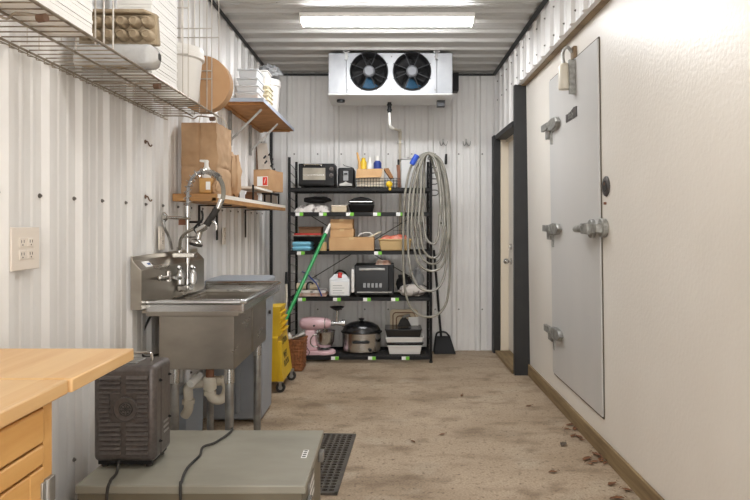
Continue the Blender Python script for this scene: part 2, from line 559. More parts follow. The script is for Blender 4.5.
# ---- doorway in the far right corner
struct('trim_6', MB().box(1.012, 1.137, 5.072, 5.13, 0, 2.362), 'dark_trim', smooth=0, bev=.003)                     # near post
struct('trim_7', MB().box(.985, 1.05, 5.945, 6.055, 0, 2.075), 'dark_trim', smooth=0, bev=.003)                     # far post
struct('trim_8', MB().box(1.0, 1.10, 5.131, 5.944, 2.03, 2.074), 'dark_trim', smooth=0, bev=.003)                   # head
d2 = struct('door_2', MB().box(1.125, 1.165, 5.10, 5.935, .045, 2.0), 'white_paint', bev=.003)
struct('door_frame', MB().box(1.052, 1.17, 5.936, 6.05, 0, 2.03).box(1.10, 1.17, 5.13, 5.94, 2.0, 2.03), 'cream_paint', d2)
kb = MB().cyl((1.126, 5.78, .885), (1.112, 5.78, .885), .03).cyl((1.112, 5.78, .885), (1.085, 5.78, .885), .011).sph((1.075, 5.78, .885), .026)
struct('door_knob', kb, 'chrome', d2)
struct('lock', MB().cyl((1.126, 5.78, 1.02), (1.105, 5.78, 1.02), .027).box(1.10, 1.106, 5.765, 5.795, 1.01, 1.03), 'chrome', d2)
struct('threshold', MB().box(1.0, 1.17, 5.13, 5.935, 0, .03), 'plank', d2, bev=.003)
struct('wall_passage', MB().box(1.30, 1.34, 5.0, 6.1, 0, CEIL), 'cream_paint', smooth=0)

# ---- cooler door
DY0, DY1, DZ0, DZ1 = 3.30, 4.30, .21, 2.21
d1 = struct('door_1', lean_box(MB(), .001, .014, DY0, DY1, DZ0, DZ1), 'cooler_door', bev=.003)
g = MB()
for a in ((DY0 - .005, DY0 - .001, DZ0 - .006, DZ1 + .006), (DY1 + .001, DY1 + .006, DZ0 - .006, DZ1 + .006)):
    lean_box(g, .0005, .006, a[0], a[1], a[2], a[3])
lean_box(g, .0005, .006, DY0, DY1, DZ1 + .001, DZ1 + .010); lean_box(g, .0005, .006, DY0, DY1, DZ0 - .012, DZ0 - .001)
struct('door_gasket', g, 'gasket', d1)
for zc in (1.885, 1.19, .495):
    h = MB()
    lean_box(h, .001, .03, 4.26, 4.36, zc - .068, zc - .01)              # block on the frame
    lean_box(h, .028, .052, 4.23, 4.39, zc - .012, zc + .034)             # knuckle
    hg = struct('hinge', h, 'cast_metal', d1, bev=.004)
    s_ = MB()
    outl = [(4.26, zc - .016), (4.17, zc - .036), (4.07, zc - .028), (4.01, zc + .006), (4.05, zc + .040), (4.15, zc + .048), (4.26, zc + .036)]
    n = len(outl)
    s_.add([cp(y, z, .014) for y, z in outl] + [cp(y, z, .045) for y, z in outl],
           [(k, (k+1) % n, n + (k+1) % n, n + k) for k in range(n)] + [tuple(range(n)), tuple(range(2*n-1, n-1, -1))])
    struct('hinge_strap', s_, 'cast_metal', hg, bev=.006)
    struct('hinge_tail', lean_box(MB(), .0145, .024, 4.22, 4.245, zc - .115, zc - .037), 'cast_metal', hg)
# latch
lz = 1.205
l = MB(); l.cyl(cp(3.40, lz, .012), cp(3.40, lz, .035), .052, n=20); lean_box(l, .03, .075, 3.33, 3.44, lz - .03, lz + .03)
la = struct('latch', l, 'cast_metal', d1, bev=.005)
l = MB().tube([cp(3.40, lz, .07), cp(3.46, lz - .002, .082), cp(3.53, lz - .004, .072), cp(3.585, lz - .004, .06)], [.022, .021, .018, .011], 12)
struct('latch_handle', l, 'cast_metal', la)
l = MB(); l.cyl(cp(3.245, lz + .005, .0), cp(3.245, lz + .005, .03), .05, n=20); lean_box(l, .02, .06, 3.22, 3.335, lz - .022, lz + .028)
struct('latch_strike', l, 'cast_metal', la, bev=.005)
# name plate with script
p0 = cp(3.81, 1.915, .014)
n_ = MB()
pts = [(3.885, 1.860), (3.885, 1.908), (3.83, 1.904), (3.78, 1.912), (3.72, 1.926), (3.665, 1.922), (3.665, 1.862)]
nn = len(pts)
n_.add([cp(y, z, .014) for y, z in pts] + [cp(y, z, .019) for y, z in pts],
       [(k, (k+1) % nn, nn + (k+1) % nn, nn + k) for k in range(nn)] + [tuple(range(nn)), tuple(range(2*nn-1, nn-1, -1))])
npl = struct('name_plate', n_, 'badge_grey', d1)
text_mesh('lettering', 'Bally', .058, frame_M(cp(3.775, 1.888, .0205), (0, -1, 0), (0, 0, 1)), 'cast_metal', npl)
# oval thermometer badge on the wall
b = MB(); b.lathe([(.001, 0), (.052, 0), (.052, .006), (.046, .010), (.001, .010)], n=28, M=Matrix.Rotation(-math.pi/2, 3, 'Y'), sx=1.0)
b.move(cp(3.225, 1.425, .0))
bd = thing('round_badge', 'dark oval metal badge on the white wall just right of the cooler door', 'badge', cp(3.225, 1.425, 0))
obj('plate', b, 'badge_grey', bd)
b = MB().lathe([(.001, 0), (.030, 0), (.030, .002), (.001, .002)], n=24, M=Matrix.Rotation(-math.pi/2, 3, 'Y')).move(cp(3.225, 1.425, .010))
obj('badge_face', b, 'ink', bd)
b = MB().lathe([(.001, 0), (.009, 0), (.009, .002), (.001, .002)], n=16, M=Matrix.Rotation(-math.pi/2, 3, 'Y')).move(cp(3.225, 1.437, .012))
obj('badge_emblem', b, 'rust_dark', bd)
solo('bolt_head', MB().cyl(cp(3.235, 1.337, 0), cp(3.235, 1.337, .012), .007, n=10), 'rust_brown', 'small rusty bolt head in the white wall below the oval badge', 'bolt')
# door closer
cl = thing('door_closer', 'weathered white hydraulic door closer with a hook above the cooler door', 'door closer', cp(3.72, 2.03, 0))
m_ = MB(); lean_box(m_, .0, .02, 3.70, 3.76, 2.215, 2.285); obj('mount_block', m_, 'soffit_wood', cl)
m_ = MB().lathe([(.001, 0), (.034, 0), (.038, .01), (.038, .13), (.030, .142), (.020, .155), (.001, .155)], n=20).move(cp(3.74, 2.035, .065))
obj('cylinder', m_, 'pvc', cl)
hook = smoothpath([cp(3.74, 2.185, .065), cp(3.75, 2.235, .07), cp(3.74, 2.275, .065), cp(3.73, 2.285, .045), cp(3.73, 2.255, .021)], 5)
obj('hook', MB().tube(hook, .010, 8), 'cast_metal', cl)
m_ = MB(); lean_box(m_, .015, .05, 3.685, 3.71, 2.0, 2.20); obj('arm', m_, 'cast_metal', cl)

# ================================================================== CEILING THINGS
def batten(y, label, m):
    t = thing('ceiling_light', label, 'light fixture', (0, y, CEIL - .02), 'ceiling battens')
    cx_ = -.02
    obj('housing', MB().box(cx_ - .605, cx_ + .605, y - .075, y + .075, CEIL - .052, CEIL - .019), 'white_plastic', t, bev=.006)
    d = MB().prism([(y - .055, CEIL - .053), (y - .055, CEIL - .07), (y - .035, CEIL - .085), (y + .035, CEIL - .085), (y + .055, CEIL - .07), (y + .055, CEIL - .053)], 'x', cx_ - .59, cx_ + .59)
    obj('diffuser', d, m, t)
    for s in (-1, 1):
        obj('end_cap', MB().box(cx_ + s * .598 - .007, cx_ + s * .598 + .007, y - .06, y + .06, CEIL - .088, CEIL - .052), 'white_plastic', t)
batten(4.36, 'long bright ceiling batten glowing in front of the twin fan cooler unit', 'led_far')
batten(1.9, 'long warm ceiling batten above the butcher block table, nearer the open front', 'led_near')

# ---- evaporator
EY = 5.28
ev = thing('evaporator_unit', 'silver twin fan cooling unit hung under the ceiling on the back wall', 'cooling unit', (0, EY, 2.26))
ex0, ex1 = X(328.5, EY), X(452.5, EY)
ez0, ez1 = Z(93.5, EY), CEIL - .032
yb = EY + .36
fcx = [X(369, EY), X(412, EY)]; fcz = Z(71.5, EY); fr = .157
# front panel with two round openings
def holed_panel(mb, x0, x1, z0, z1, y, holes, r, th=.004, n=40):
    bm = bmesh.new()
    mid = [(x0 + x1) / 2]
    edges = [x0] + [(holes[i] + holes[i+1]) / 2 for i in range(len(holes) - 1)] + [x1]
    for i, hx in enumerate(holes):
        a, b = edges[i], edges[i+1]
        ring = []; sq = []
        for k in range(n):
            t = 2 * math.pi * k / n
            c, s = math.cos(t), math.sin(t)
            ring.append((hx + r * c, y, fcz + r * s))
            tx = ((b - hx) / c) if c > 1e-9 else (((a - hx) / c) if c < -1e-9 else 1e9)
            tz = ((z1 - fcz) / s) if s > 1e-9 else (((z0 - fcz) / s) if s < -1e-9 else 1e9)
            q = min(tx, tz)
            sq.append((hx + q * c, y, fcz + q * s))
        mb.add(ring + sq, [(k, (k+1) % n, n + (k+1) % n, n + k) for k in range(n)])
        # corner fillers
        for cxn, czn in ((a, z0), (b, z0), (a, z1), (b, z1)):
            best = sorted(range(n), key=lambda k: (sq[k][0] - cxn) ** 2 + (sq[k][2] - czn) ** 2)[:2]
            mb.add([sq[best[0]], sq[best[1]], (cxn, y, czn)], [(0, 1, 2)])
    return mb
hp = MB(); pa, pb = X(346.5, EY), X(436.5, EY)
holed_panel(hp, pa, pb, ez0, ez1, EY, fcx, fr)
hp.box(pa, pb, EY + .01, yb, ez1 - .004, ez1).box(pa, pb, yb - .004, yb, ez0, ez1)
obj('front_panel', hp, 'aluminium', ev, smooth=0)
obj('coil', MB().box(pa + .01, pb - .01, EY + .16, yb - .02, ez0 + .01, ez1 - .01), 'mesh_dark', ev)
for a, b in ((ex0, pa - .002), (pb + .002, ex1)):
    s_ = obj('side_panel', MB().box(a, b, EY - .004, yb, ez0, ez1), 'aluminium', ev, bev=.003)
pan = MB().prism([(EY - .02, ez0 - .001), (EY - .02, ez0 - .016), (EY + .06, ez0 - .036), (yb - .02, ez0 - .038), (yb + .01, ez0 - .001)], 'x', ex0 - .004, ex1 + .004)
dp = obj('drain_pan', pan, 'pan_white', ev, bev=.003)
obj('grommet', MB().cyl((X(340, EY), EY + .09, ez0 - .034), (X(340, EY), EY + .09, ez0 - .056), .035), 'black_plastic', dp)
obj('conduit_box', MB().box(X(438, EY), X(446, EY), EY + .10, EY + .17, ez0 - .088, ez0 - .034), 'strut_grey', dp)
for px in (346.5, 436.5):
    xx = X(px, EY)
    obj('hanger_bracket', MB().box(xx - .012, xx + .012, EY - .03, EY - .005, ez1 - .06, ez1 + .008).box(xx - .026, xx + .026, EY - .03, EY + .02, ez1 - .002, ez1 + .010), 'galvanized', ev)
sc_ = MB()
for xx in (pa + .012, pb - .012, (pa + pb) / 2):
    for zz in (ez0 + .03, ez1 - .03):
        sc_ = MB(); screw(sc_, (xx, EY - .001, zz), (0, -1, 0), .005); obj('screw', sc_, 'screw', ev)

for fx in fcx:
    ring = MB()
    prof = [(fr + .006, 0), (fr + .006, -.012), (fr - .002, -.014), (fr - .012, .0), (fr - .014, .10), (fr - .006, .10)]
    RX90 = Matrix.Rotation(-math.pi/2, 3, 'X')   # local z -> +y
    n = 40; vs = []
    for r, h in prof:
        for k in range(n):
            t = 2 * math.pi * k / n
            vs.append((fx + r * math.cos(t), EY + h, fcz + r * math.sin(t)))
    ring.add(vs, [(i*n+k, i*n+(k+1) % n, ((i+1) % 6)*n+(k+1) % n, ((i+1) % 6)*n+k) for i in range(6) for k in range(n)])
    fan = obj('fan', ring, 'black_plastic', ev)
    gd = MB()
    for r in [.05 + .0075 * i for i in range(15)]:
        gd.tube([(fx + r * math.cos(2*math.pi*k/36), EY - .016 + .02 * ((r/.157) ** 2) * .6, fcz + r * math.sin(2*math.pi*k/36)) for k in range(36)], .0013, 5, closed=True)
    obj('fan_guard', gd, 'black_metal', fan)
    st = MB()
    for k in range(8):
        t = math.pi / 8 + k * math.pi / 4
        c, s = math.cos(t), math.sin(t)
        st.tube([(fx + .05 * c, EY - .02, fcz + .05 * s), (fx + .17 * c, EY - .012, fcz + .17 * s)], .0038, 6)
    obj('fan_strut', st, 'strut_grey', fan)
    mo = MB().lathe([(.001, -.03), (.036, -.03), (.049, -.018), (.05, .04), (.001, .04)], n=28, M=RX90).move((fx, EY, fcz))
    obj('fan_motor', mo, 'motor_grey', fan)
    for k in range(5):
        t0 = 2 * math.pi * k / 5 + .3 + .5
        bl = MB()
        def bf(u, v, t0=t0, fx=fx):
            r = .045 + .095 * v
            t = t0 + (u - .5) * (.75 + .35 * v) + .25 * v
            return (fx + r * math.cos(t), EY + .05 + .035 * (u - .5), fcz + r * math.sin(t))
        bl.grid(bf, 5, 5)
        obj('fan_blade', bl, 'fan_blue' if k in (3,) else 'black_plastic', fan, solid=.003)

# condensate pipe
dpth = thing('drain_pipe', 'white condensate pipe with black coupling running down the back wall below the cooling unit', 'pipe', (.0, 5.9, 1.45))
x0 = X(389.5, 5.46)
obj('coupling', MB().cyl((x0, 5.46, ez0 - .0405), (x0, 5.46, ez0 - .130), .017).cyl((x0, 5.46, ez0 - .055), (x0, 5.46, ez0 - .070), .022).cyl((x0, 5.46, ez0 - .10), (x0, 5.46, ez0 - .115), .022), 'black_plastic', dpth)
zt = ez0 - .125; zb = Z(126, 5.46)
obj('riser', MB().tube([(x0, 5.46, zt), (x0, 5.46, zb + .02), (x0 + .006, 5.47, zb), (x0 + .03, 5.52, zb - .013)], .0125, 12), 'pvc_white', dpth)
obj('cross_run', MB().tube([(x0 + .02, 5.50, zb - .011), (X(399.5, 6.02), 6.0, Z(131, 6.02)), ], .0105, 10), 'pvc', dpth)
xd = X(400, 6.03)
obj('downpipe', MB().cyl((xd, 6.035, Z(129, 6.03)), (xd, 6.035, 1.0), .013, n=12).cyl((xd, 6.035, Z(131, 6.03)), (xd, 6.035, Z(138, 6.03)), .018, n=12), 'pvc', dpth)
cl_ = MB().box(xd - .026, xd + .026, 6.03, 6.079, Z(143, 6.03), Z(140.5, 6.03))
obj('pipe_clamp', cl_, 'galvanized', dpth)
solo('electrical_box', MB().box(X(453, 5.95), X(458.5, 5.95), 5.93, 6.06, Z(91, 5.95), Z(73, 5.95)), 'black_plastic', 'small black electrical box on the back wall right of the cooling unit', 'electrical box', bev=.004)

# wall hooks on the back wall
def coat_hook(px, py, label):
    Yh = 6.055
    c = at(px, py, Yh)
    t = thing('wall_hook', label, 'hook', c, 'double hooks on the back wall')
    obj('plate', MB().box(c.x - .008, c.x + .008, Yh - .002, Yh + .026, c.z - .01, c.z + .04), 'galvanized', t)
    for s in (-1, 1):
        pts = smoothpath([(c.x, Yh - .003, c.z + .01), (c.x + s * .012, Yh - .02, c.z - .02), (c.x + s * .025, Yh - .035, c.z - .028), (c.x + s * .034, Yh - .04, c.z - .008), (c.x + s * .036, Yh - .04, c.z + .012)], 5)
        obj('prong', MB().tube(pts, .0042, 6), 'galvanized', t)
    return c
h1 = coat_hook(443.2, 143, 'galvanized double hook with a black handle hanging from it, nearer the hose')
h2 = coat_hook(466.3, 143, 'empty galvanized double hook on the back wall, farther right from the hose')
hb = thing('hanging_tool', 'small black handled tool hanging by a wire from the double hook', 'tool', (h1.x + .026, 6.02, h1.z - .24))
obj('wire_loop', MB().tube([(h1.x + .026, 6.02, h1.z - .021), (h1.x + .026, 6.02, h1.z - .12)], .002, 5), 'galvanized', hb)
obj('handle', MB().cyl((h1.x + .026, 6.02, h1.z - .11), (h1.x + .022, 6.02, h1.z - .21), .011, .013, n=12), 'black_plastic', hb, bev=.003)

# ================================================================== LEFT SIDE
WL = LW + .0195      # tips of the wall's ribs

# ---- electrical outlets
def outlet(name, label, y, z, w, h, gangs):
    t = thing(name, label, 'outlet', (WL, y, z))
    obj('cover_plate', MB().box(WL - .0005, WL + .007, y - w/2, y + w/2, z - h/2, z + h/2), 'outlet_plate', t, bev=.002)
    for g in range(gangs):
        yy = y + (g - (gangs - 1) / 2) * .046
        for s in (-1, 1):
            r = obj('receptacle', MB().box(WL + .006, WL + .010, yy - .016, yy + .016, z + s * .0195 - .0145, z + s * .0195 + .0145), 'outlet_plate', t, bev=.003)
            sl = MB()
            for q in (-.0065, .0065): sl.box(WL + .0095, WL + .0105, yy + q - .0012, yy + q + .0012, z + s * .0195 - .001, z + s * .0195 + .008)
            sl.cyl((WL + .0095, yy, z + s * .0195 - .0075), (WL + .0105, yy, z + s * .0195 - .0075), .0025, n=8)
            obj('slots', sl, 'ink', r)
    return t
outlet('wall_outlet', 'cream double gang outlet plate on the ribbed wall at the far left', 1.985, 1.152, .150, .135, 2)
outlet('wall_outlet', 'single gang outlet plate behind the faucet riser above the sink backsplash', 3.17, Z(238, 3.17), .075, .118, 1)
outlet('wall_outlet', 'small grey outlet plate under the wooden shelf right of the spray valve', 4.37, Z(236, 4.37), .075, .118, 1)
def rusty_hook(px, py, label):
    y = 727 / (390 - px); z = Z(py, y)
    pts = smoothpath([(LW + .003, y, z + .012), (LW + .012, y, z + .011), (LW + .018, y + .004, z - .004), (LW + .024, y + .008, z - .010), (LW + .030, y + .010, z - .002)], 4)
    solo('wall_hook', MB().tube(pts, .0035, 6).cyl((LW, y, z + .011), (LW + .004, y, z + .011), .010, n=10), 'rust_dark', label, 'hook')
rusty_hook(149, 144, 'small rusty hook on the left wall, left of the big paper bag')
rusty_hook(149, 199, 'small rusty hook on the left wall, level with the wooden shelf')

# ---- butcher block table with drop leaf
TX = -.683; TZ = .90
bt = thing('butcher_block_table', 'golden butcher block table with drawers and a raised drop leaf at the lower left', 'table', (-.92, 1.0, 0))
obj('tabletop', MB().box(-1.155, TX, .62, 1.328, TZ - .031, TZ), 'butcher_block', bt, bev=.004)
obj('drop_leaf', MB().box(-1.155, TX + .006, 1.332, 1.655, TZ - .030, TZ + .001), 'butcher_block', bt, bev=.004)
cf = TX - .014
cab = MB().box(-1.14, cf - .02, .68, 1.285, .10, TZ - .032)
obj('carcass', cab, 'cabinet_wood', bt)
fr_ = MB()
fr_.box(cf - .022, cf, 1.255, 1.288, .10, TZ - .032)
fr_.box(cf - .022, cf, .68, .72, .10, TZ - .032)
fr_.box(cf - .022, cf, .7205, 1.2545, TZ - .036, TZ - .032)
fr_.box(cf - .022, cf, .7205, 1.2545, .10, .13)
obj('face_frame', fr_, 'cabinet_wood', bt)
def front(name, z0, z1, y0=.725, y1=1.25, panel=False):
    if not panel:
        o = obj(name, MB().box(cf - .006, cf + .006, y0, y1, z0, z1), 'cabinet_wood', bt, bev=.004)
    else:
        m_ = MB()
        for a in ((y0, y0 + .05, z0, z1), (y1 - .05, y1, z0, z1), (y0 + .05, y1 - .05, z1 - .05, z1), (y0 + .05, y1 - .05, z0, z0 + .05)):
            m_.box(cf - .006, cf + .006, *a)
        o = obj(name, m_, 'cabinet_wood', bt, bev=.003)
        obj('door_panel', MB().box(cf - .006, cf - .001, y0 + .045, y1 - .045, z0 + .045, z1 - .045), 'cabinet_wood', o)
    return o
d_a = front('drawer', .794, .862)
d_b = front('drawer', .750, .789)
for o, z_ in ((d_a, .828), (d_b, .77)):
    obj('knob', MB().sph((cf + .022, .99, z_), .014), 'cabinet_wood', o)
dd = front('door', .14, .745, panel=True)
hg = MB().box(cf + .0, cf + .010, 1.236, 1.284, .665, .716).cyl((cf + .010, 1.254, .662), (cf + .010, 1.254, .719), .006)
obj('hinge', hg, 'galvanized', bt, bev=.001)
for x_ in (-1.10, cf - .06):
    for y_ in (.73, 1.24): obj('leg', MB().box(x_ - .025, x_ + .025, y_ - .025, y_ + .025, 0, .10), 'cabinet_wood', bt)

# ---- grey locker cabinet lying on the floor
bx0, bx1, by0, by1, bz = -1.02, -.274, 2.035, 2.575, .38
lk = thing('metal_cabinet', 'grey green painted metal cabinet lying on the floor under the heater', 'cabinet', ((bx0 + bx1) / 2, (by0 + by1) / 2, 0))
obj('body', MB().box(bx0, bx1 - .012, by0, by1, .0, bz - .016), 'locker_body', lk, bev=.004)
obj('lid', MB().box(bx0 - .004, bx1, by0 - .006, by1 + .004, bz - .028, bz), 'locker_paint', lk, bev=.004)
obj('sticker', MB().box(bx1 - .050, bx1 - .030, 2.27, 2.35, bz + .0002, bz + .0008), 'label_white', lk)
mk = MB()
for k in range(4): mk.box(bx1 - .047, bx1 - .034, 2.278 + k * .019, 2.287 + k * .019, bz + .0008, bz + .0012)
obj('sticker_print', mk, 'ink', lk.children[-1])
pl_ = obj('name_plate', MB().box(bx1 - .012, bx1 - .008, 2.19, 2.33, bz - .15, bz - .06), 'galvanized', lk)
mk = MB()
for k in range(3): mk.box(bx1 - .0082, bx1 - .0072, 2.20, 2.32, bz - .135 + k * .026, bz - .125 + k * .026)
obj('plate_print', mk, 'label_white', pl_)
lt = MB().box(bx1 - .012, bx1 + .006, 2.06, 2.17, bz - .115, bz - .09)
obj('latch', lt, 'stainless_bright', lk, bev=.003)
lt = MB().box(bx1 - .012, bx1 + .008, 2.49, 2.53, bz - .10, bz - .06)
obj('latch', lt, 'galvanized', lk, bev=.003)

# ---- heater
hx0, hx1, hy0, hy1, hz0, hz1 = X(92.5, 2.17), X(155, 2.17), 2.17, 2.335, bz + .022, Z(366, 2.17)
ht = thing('electric_heater', 'dark brown hammered metal electric heater with louvres standing on the grey cabinet', 'heater', ((hx0 + hx1) / 2, (hy0 + hy1) / 2, bz))
obj('shell', MB().box(hx0, hx1, hy0, hy1, hz0, hz1), 'heater_paint', ht, bev=.020, seg=4)
obj('seam_band', MB().box(hx0 - .001, hx1 + .001, hy0 + .055, hy0 + .059, hz0 + .01, hz1 - .014), 'heater_dark', ht)
obj('base', MB().box(hx0 + .015, hx1 - .015, hy0 + .01, hy1 - .01, bz + .012, hz0 + .004), 'black_plastic', ht)
for sx in (hx0 + .03, hx1 - .03):
    for sy in (hy0 + .03, hy1 - .03): obj('foot', MB().cyl((sx, sy, bz + .0008), (sx, sy, bz + .014), .012), 'black_rubber', ht)
hcx = (hx0 + hx1) / 2 + .008; hcz = Z(409, 2.17)
lv = MB(); nz_ = 17
for k in range(nz_):
    zc = hz0 + .035 + k * (hz1 - hz0 - .075) / (nz_ - 1)
    for s in (-1, 1):
        a = .010; b = .084
        if abs(zc - hcz) < .048: a = .047
        xa, xb = hcx - .008 + s * a, hcx - .008 + s * b
        xa, xb = min(xa, xb), max(xa, xb)
        lv.add([(xa, hy0 - .0003, zc + .0065), (xb, hy0 - .0003, zc + .0065), (xb, hy0 - .009, zc - .0045), (xa, hy0 - .009, zc - .0045),
                (xa, hy0 - .0003, zc - .0055), (xb, hy0 - .0003, zc - .0055)],
               [(0,1,2,3), (3,2,5,4), (0,3,4), (1,5,2), (0,4,5,1)])
obj('louvre_panel', lv, 'heater_paint', ht, smooth=20)
RXm = Matrix.Rotation(math.pi/2, 3, 'X')     # local z -> -y
dish = MB().lathe([(.001, .0005), (.010, .0005), (.016, .0015), (.034, .005), (.040, .0065), (.043, .004), (.043, -.0)], n=28, M=RXm).move((hcx, hy0, hcz))
ds = obj('motor_dish', dish, 'heater_paint', ht)
obj('dish_hub', MB().lathe([(.001, .002), (.024, .002), (.024, .0046), (.001, .0046)], n=24, M=RXm).move((hcx, hy0, hcz)), 'ink', ds)
g = MB()
for k in range(8):
    t = k * math.pi / 4
    g.cyl((hcx + .006 * math.cos(t), hy0 - .0045, hcz + .006 * math.sin(t)), (hcx + .019 * math.cos(t), hy0 - .005, hcz + .019 * math.sin(t)), .0016, n=6)
g.tube([(hcx + .013 * math.cos(2*math.pi*k/20), hy0 - .005, hcz + .013 * math.sin(2*math.pi*k/20)) for k in range(20)], .0014, 6, closed=True)
g.tube([(hcx + .020 * math.cos(2*math.pi*k/20), hy0 - .005, hcz + .020 * math.sin(2*math.pi*k/20)) for k in range(20)], .0016, 6, closed=True)
obj('dish_grille', g, 'heater_paint', ds)
vs_ = MB()
for k in range(3): vs_.box(hx1 - .0005, hx1 + .002, hy1 - .085, hy1 - .035, hz0 + .075 + k * .018, hz0 + .082 + k * .018)
obj('side_vent', vs_, 'galvanized', ht)
sc_ = MB()
for (yy, zz) in ((hy0 + .045, hz0 + .06), (hy0 + .045, hz1 - .06), (hy1 - .03, hz1 - .06), (hy1 - .03, hz0 + .12)):
    sc_ = MB(); screw(sc_, (hx1, yy, zz), (1, 0, 0), .004); obj('screw', sc_, 'black_metal', ht)
hxm = (hx0 + hx1) / 2
hd = smoothpath([(hxm - .02, hy0 + .08, hz1 - .006), (hxm - .02, hy0 + .08, hz1 + .022), (hxm - .012, hy0 + .08, hz1 + .029), (hxm + .055, hy0 + .08, hz1 + .029), (hxm + .066, hy0 + .08, hz1 + .022), (hxm + .068, hy0 + .08, hz1 - .006)], 4)
obj('handle', MB().tube(hd, .0055, 8), 'chrome', ht)
obj('top_vent', MB().box(hxm - .07, hxm + .03, hy0 + .03, hy0 + .12, hz1 - .001, hz1 + .004), 'galvanized', ht, bev=.002)
cz = bz + .0070
crd = smoothpath([at(119, 461, hy0 - .002), (X(119, 2.15), 2.145, bz + .03), (X(117, 2.12), 2.115, cz), (X(111, 2.06), 2.06, cz + .001), (X(109, 2.03), 2.036, cz + .001), (X(108, 2.02), 2.018, bz - .003), (X(106, 2.012), 2.012, bz - .06), (X(104, 2.01), 2.010, .18), (X(102, 2.0), 1.99, .05), (X(98, 1.95), 1.93, .008), (-.80, 1.80, .006)], 8)
obj('cord', MB().tube(crd, .0047, 8), 'black_rubber', ht)
# loose cord over the cabinet
bzc = bz + .0072
def on_top(px, py):
    Y = F * (EYE - bzc) / (py - VPY); return Vector((X(px, Y), Y, bzc))
pts = [(X(236, 2.62), 2.62, .02), (X(234, 2.60), 2.60, .22), (X(232.5, 2.594), 2.594, bz - .01), on_top(231, 431.5), on_top(224, 437), on_top(214, 443), on_top(203, 447), on_top(200, 455), on_top(194, 461), on_top(188, 467), on_top(184, 474), on_top(181.5, 482), (X(180.8, 2.04), 2.037, bzc + .001), (X(180.5, 2.02), 2.018, bz - .003), (X(180, 2.01), 2.012, bz - .07), (X(178, 2.01), 2.010, .15), (X(170, 1.98), 1.98, .02), (X(150, 1.9), 1.90, .0065), (-.60, 1.62, .0065)]
solo('power_cord', MB().tube(smoothpath(pts, 7), .0045, 8), 'black_rubber', 'black power cord snaking across the top of the grey metal cabinet', 'cord')

# ---- holed rubber mat
mt = MB()
mx0, mx1, my0, my1 = -.64, -.197, 2.83, 3.635
nx, ny = 13, 23
hw = (mx1 - mx0 - .03) / nx; hh = (my1 - my0 - .03) / ny
for i in range(nx):
    for j in range(ny):
        cxm = mx0 + .015 + (i + .5) * hw; cym = my0 + .015 + (j + .5) * hh
        n = 8; R = .0138
        vs = []
        sqs = []
        for k in range(n):
            t = 2 * math.pi * k / n + math.pi / 8
            vs.append((cxm + R * math.cos(t), cym + R * math.sin(t) * .98))
            q = max(abs(math.cos(t)) / (hw / 2), abs(math.sin(t)) / (hh / 2))
            sqs.append((cxm + math.cos(t) / q, cym + math.sin(t) / q))
        top = [(x, y, .011) for x, y in vs] + [(x, y, .011) for x, y in sqs] + [(x, y, .0) for x, y in vs]
        fs = [(k, (k+1) % n, n + (k+1) % n, n + k) for k in range(n)] + [(k, (k+1) % n, 2*n + (k+1) % n, 2*n + k) for k in range(n)]
        for cxx, cyy in ((-1, -1), (1, -1), (1, 1), (-1, 1)):
            px_, py_ = cxm + cxx * hw / 2, cym + cyy * hh / 2
            near = sorted(range(n), key=lambda k: (sqs[k][0] - px_) ** 2 + (sqs[k][1] - py_) ** 2)[:2]
            top.append((px_, py_, .011)); fs.append((n + near[0], n + near[1], len(top) - 1))
        mt.add(top, fs)
for a in ((mx0, mx1, my0, my0 + .015), (mx0, mx1, my1 - .015, my1), (mx0, mx0 + .015, my0, my1), (mx1 - .015, mx1, my0, my1)):
    mt.box(a[0], a[1], a[2], a[3], 0, .011)
R_ = Matrix.Translation((mx1, my1, 0)) @ Matrix.Rotation(math.radians(-3.0), 4, 'Z') @ Matrix.Translation((-mx1, -my1, 0))
mt.xf(R_)
solo('floor_mat', mt, 'mat_rubber', 'black rubber drainage mat full of round holes on the concrete beside the cabinet', 'mat', smooth=0)

# ---- stainless sink
sx0, sx1, sy0, sy1, sz = -1.16, -.668, 2.85, 3.775, .885
sk = thing('utility_sink', 'stainless steel two compartment sink on tubular legs against the left wall', 'sink', (-.9, 3.3, 0))
bowls = [(2.905, 3.27), (3.30, 3.655)]
bwx0, bwx1 = -1.076, -.724
bot = .553
dz = sz - .050
dk = MB()
dk.box(sx0 + .03, bwx0, sy0, sy1, dz - .012, dz).box(bwx1, sx1, sy0, sy1, dz - .012, dz)
dk.box(bwx0, bwx1, sy0, bowls[0][0], dz - .012, dz).box(bwx0, bwx1, bowls[0][1], bowls[1][0], dz - .012, dz)
dk.box(bwx0, bwx1, bowls[1][1], sy1, dz - .012, dz)
obj('deck', dk, 'stainless', sk, smooth=0)
rim = [(sx0 + .05, sy0, sz), (sx1 - .012, sy0, sz), (sx1, sy0 + .012, sz), (sx1, sy1 - .012, sz), (sx1 - .012, sy1, sz), (sx0 + .05, sy1, sz)]
rm = MB().tube([Vector(p) - Vector((0, 0, .012)) for p in rim], .0125, 10)
rm.box(sx0 + .05, sx1 - .004, sy0 - .002, sy0 + .004, dz - .004, sz - .012).box(sx1 - .004, sx1 + .002, sy0, sy1, dz - .004, sz - .012).box(sx0 + .05, sx1 - .004, sy1 - .004, sy1 + .002, dz - .004, sz - .012)
obj('rolled_rim', rm, 'stainless_bright', sk)
lp = MB().box(sx0 + .04, bwx1 + .028, sy0 + .022, sy0 + .045, dz - .030, dz - .0125).box(bwx1 + .005, bwx1 + .028, sy0 + .046, sy1 - .02, dz - .028, dz - .0125)
obj('apron', lp, 'stainless', sk, bev=.004)
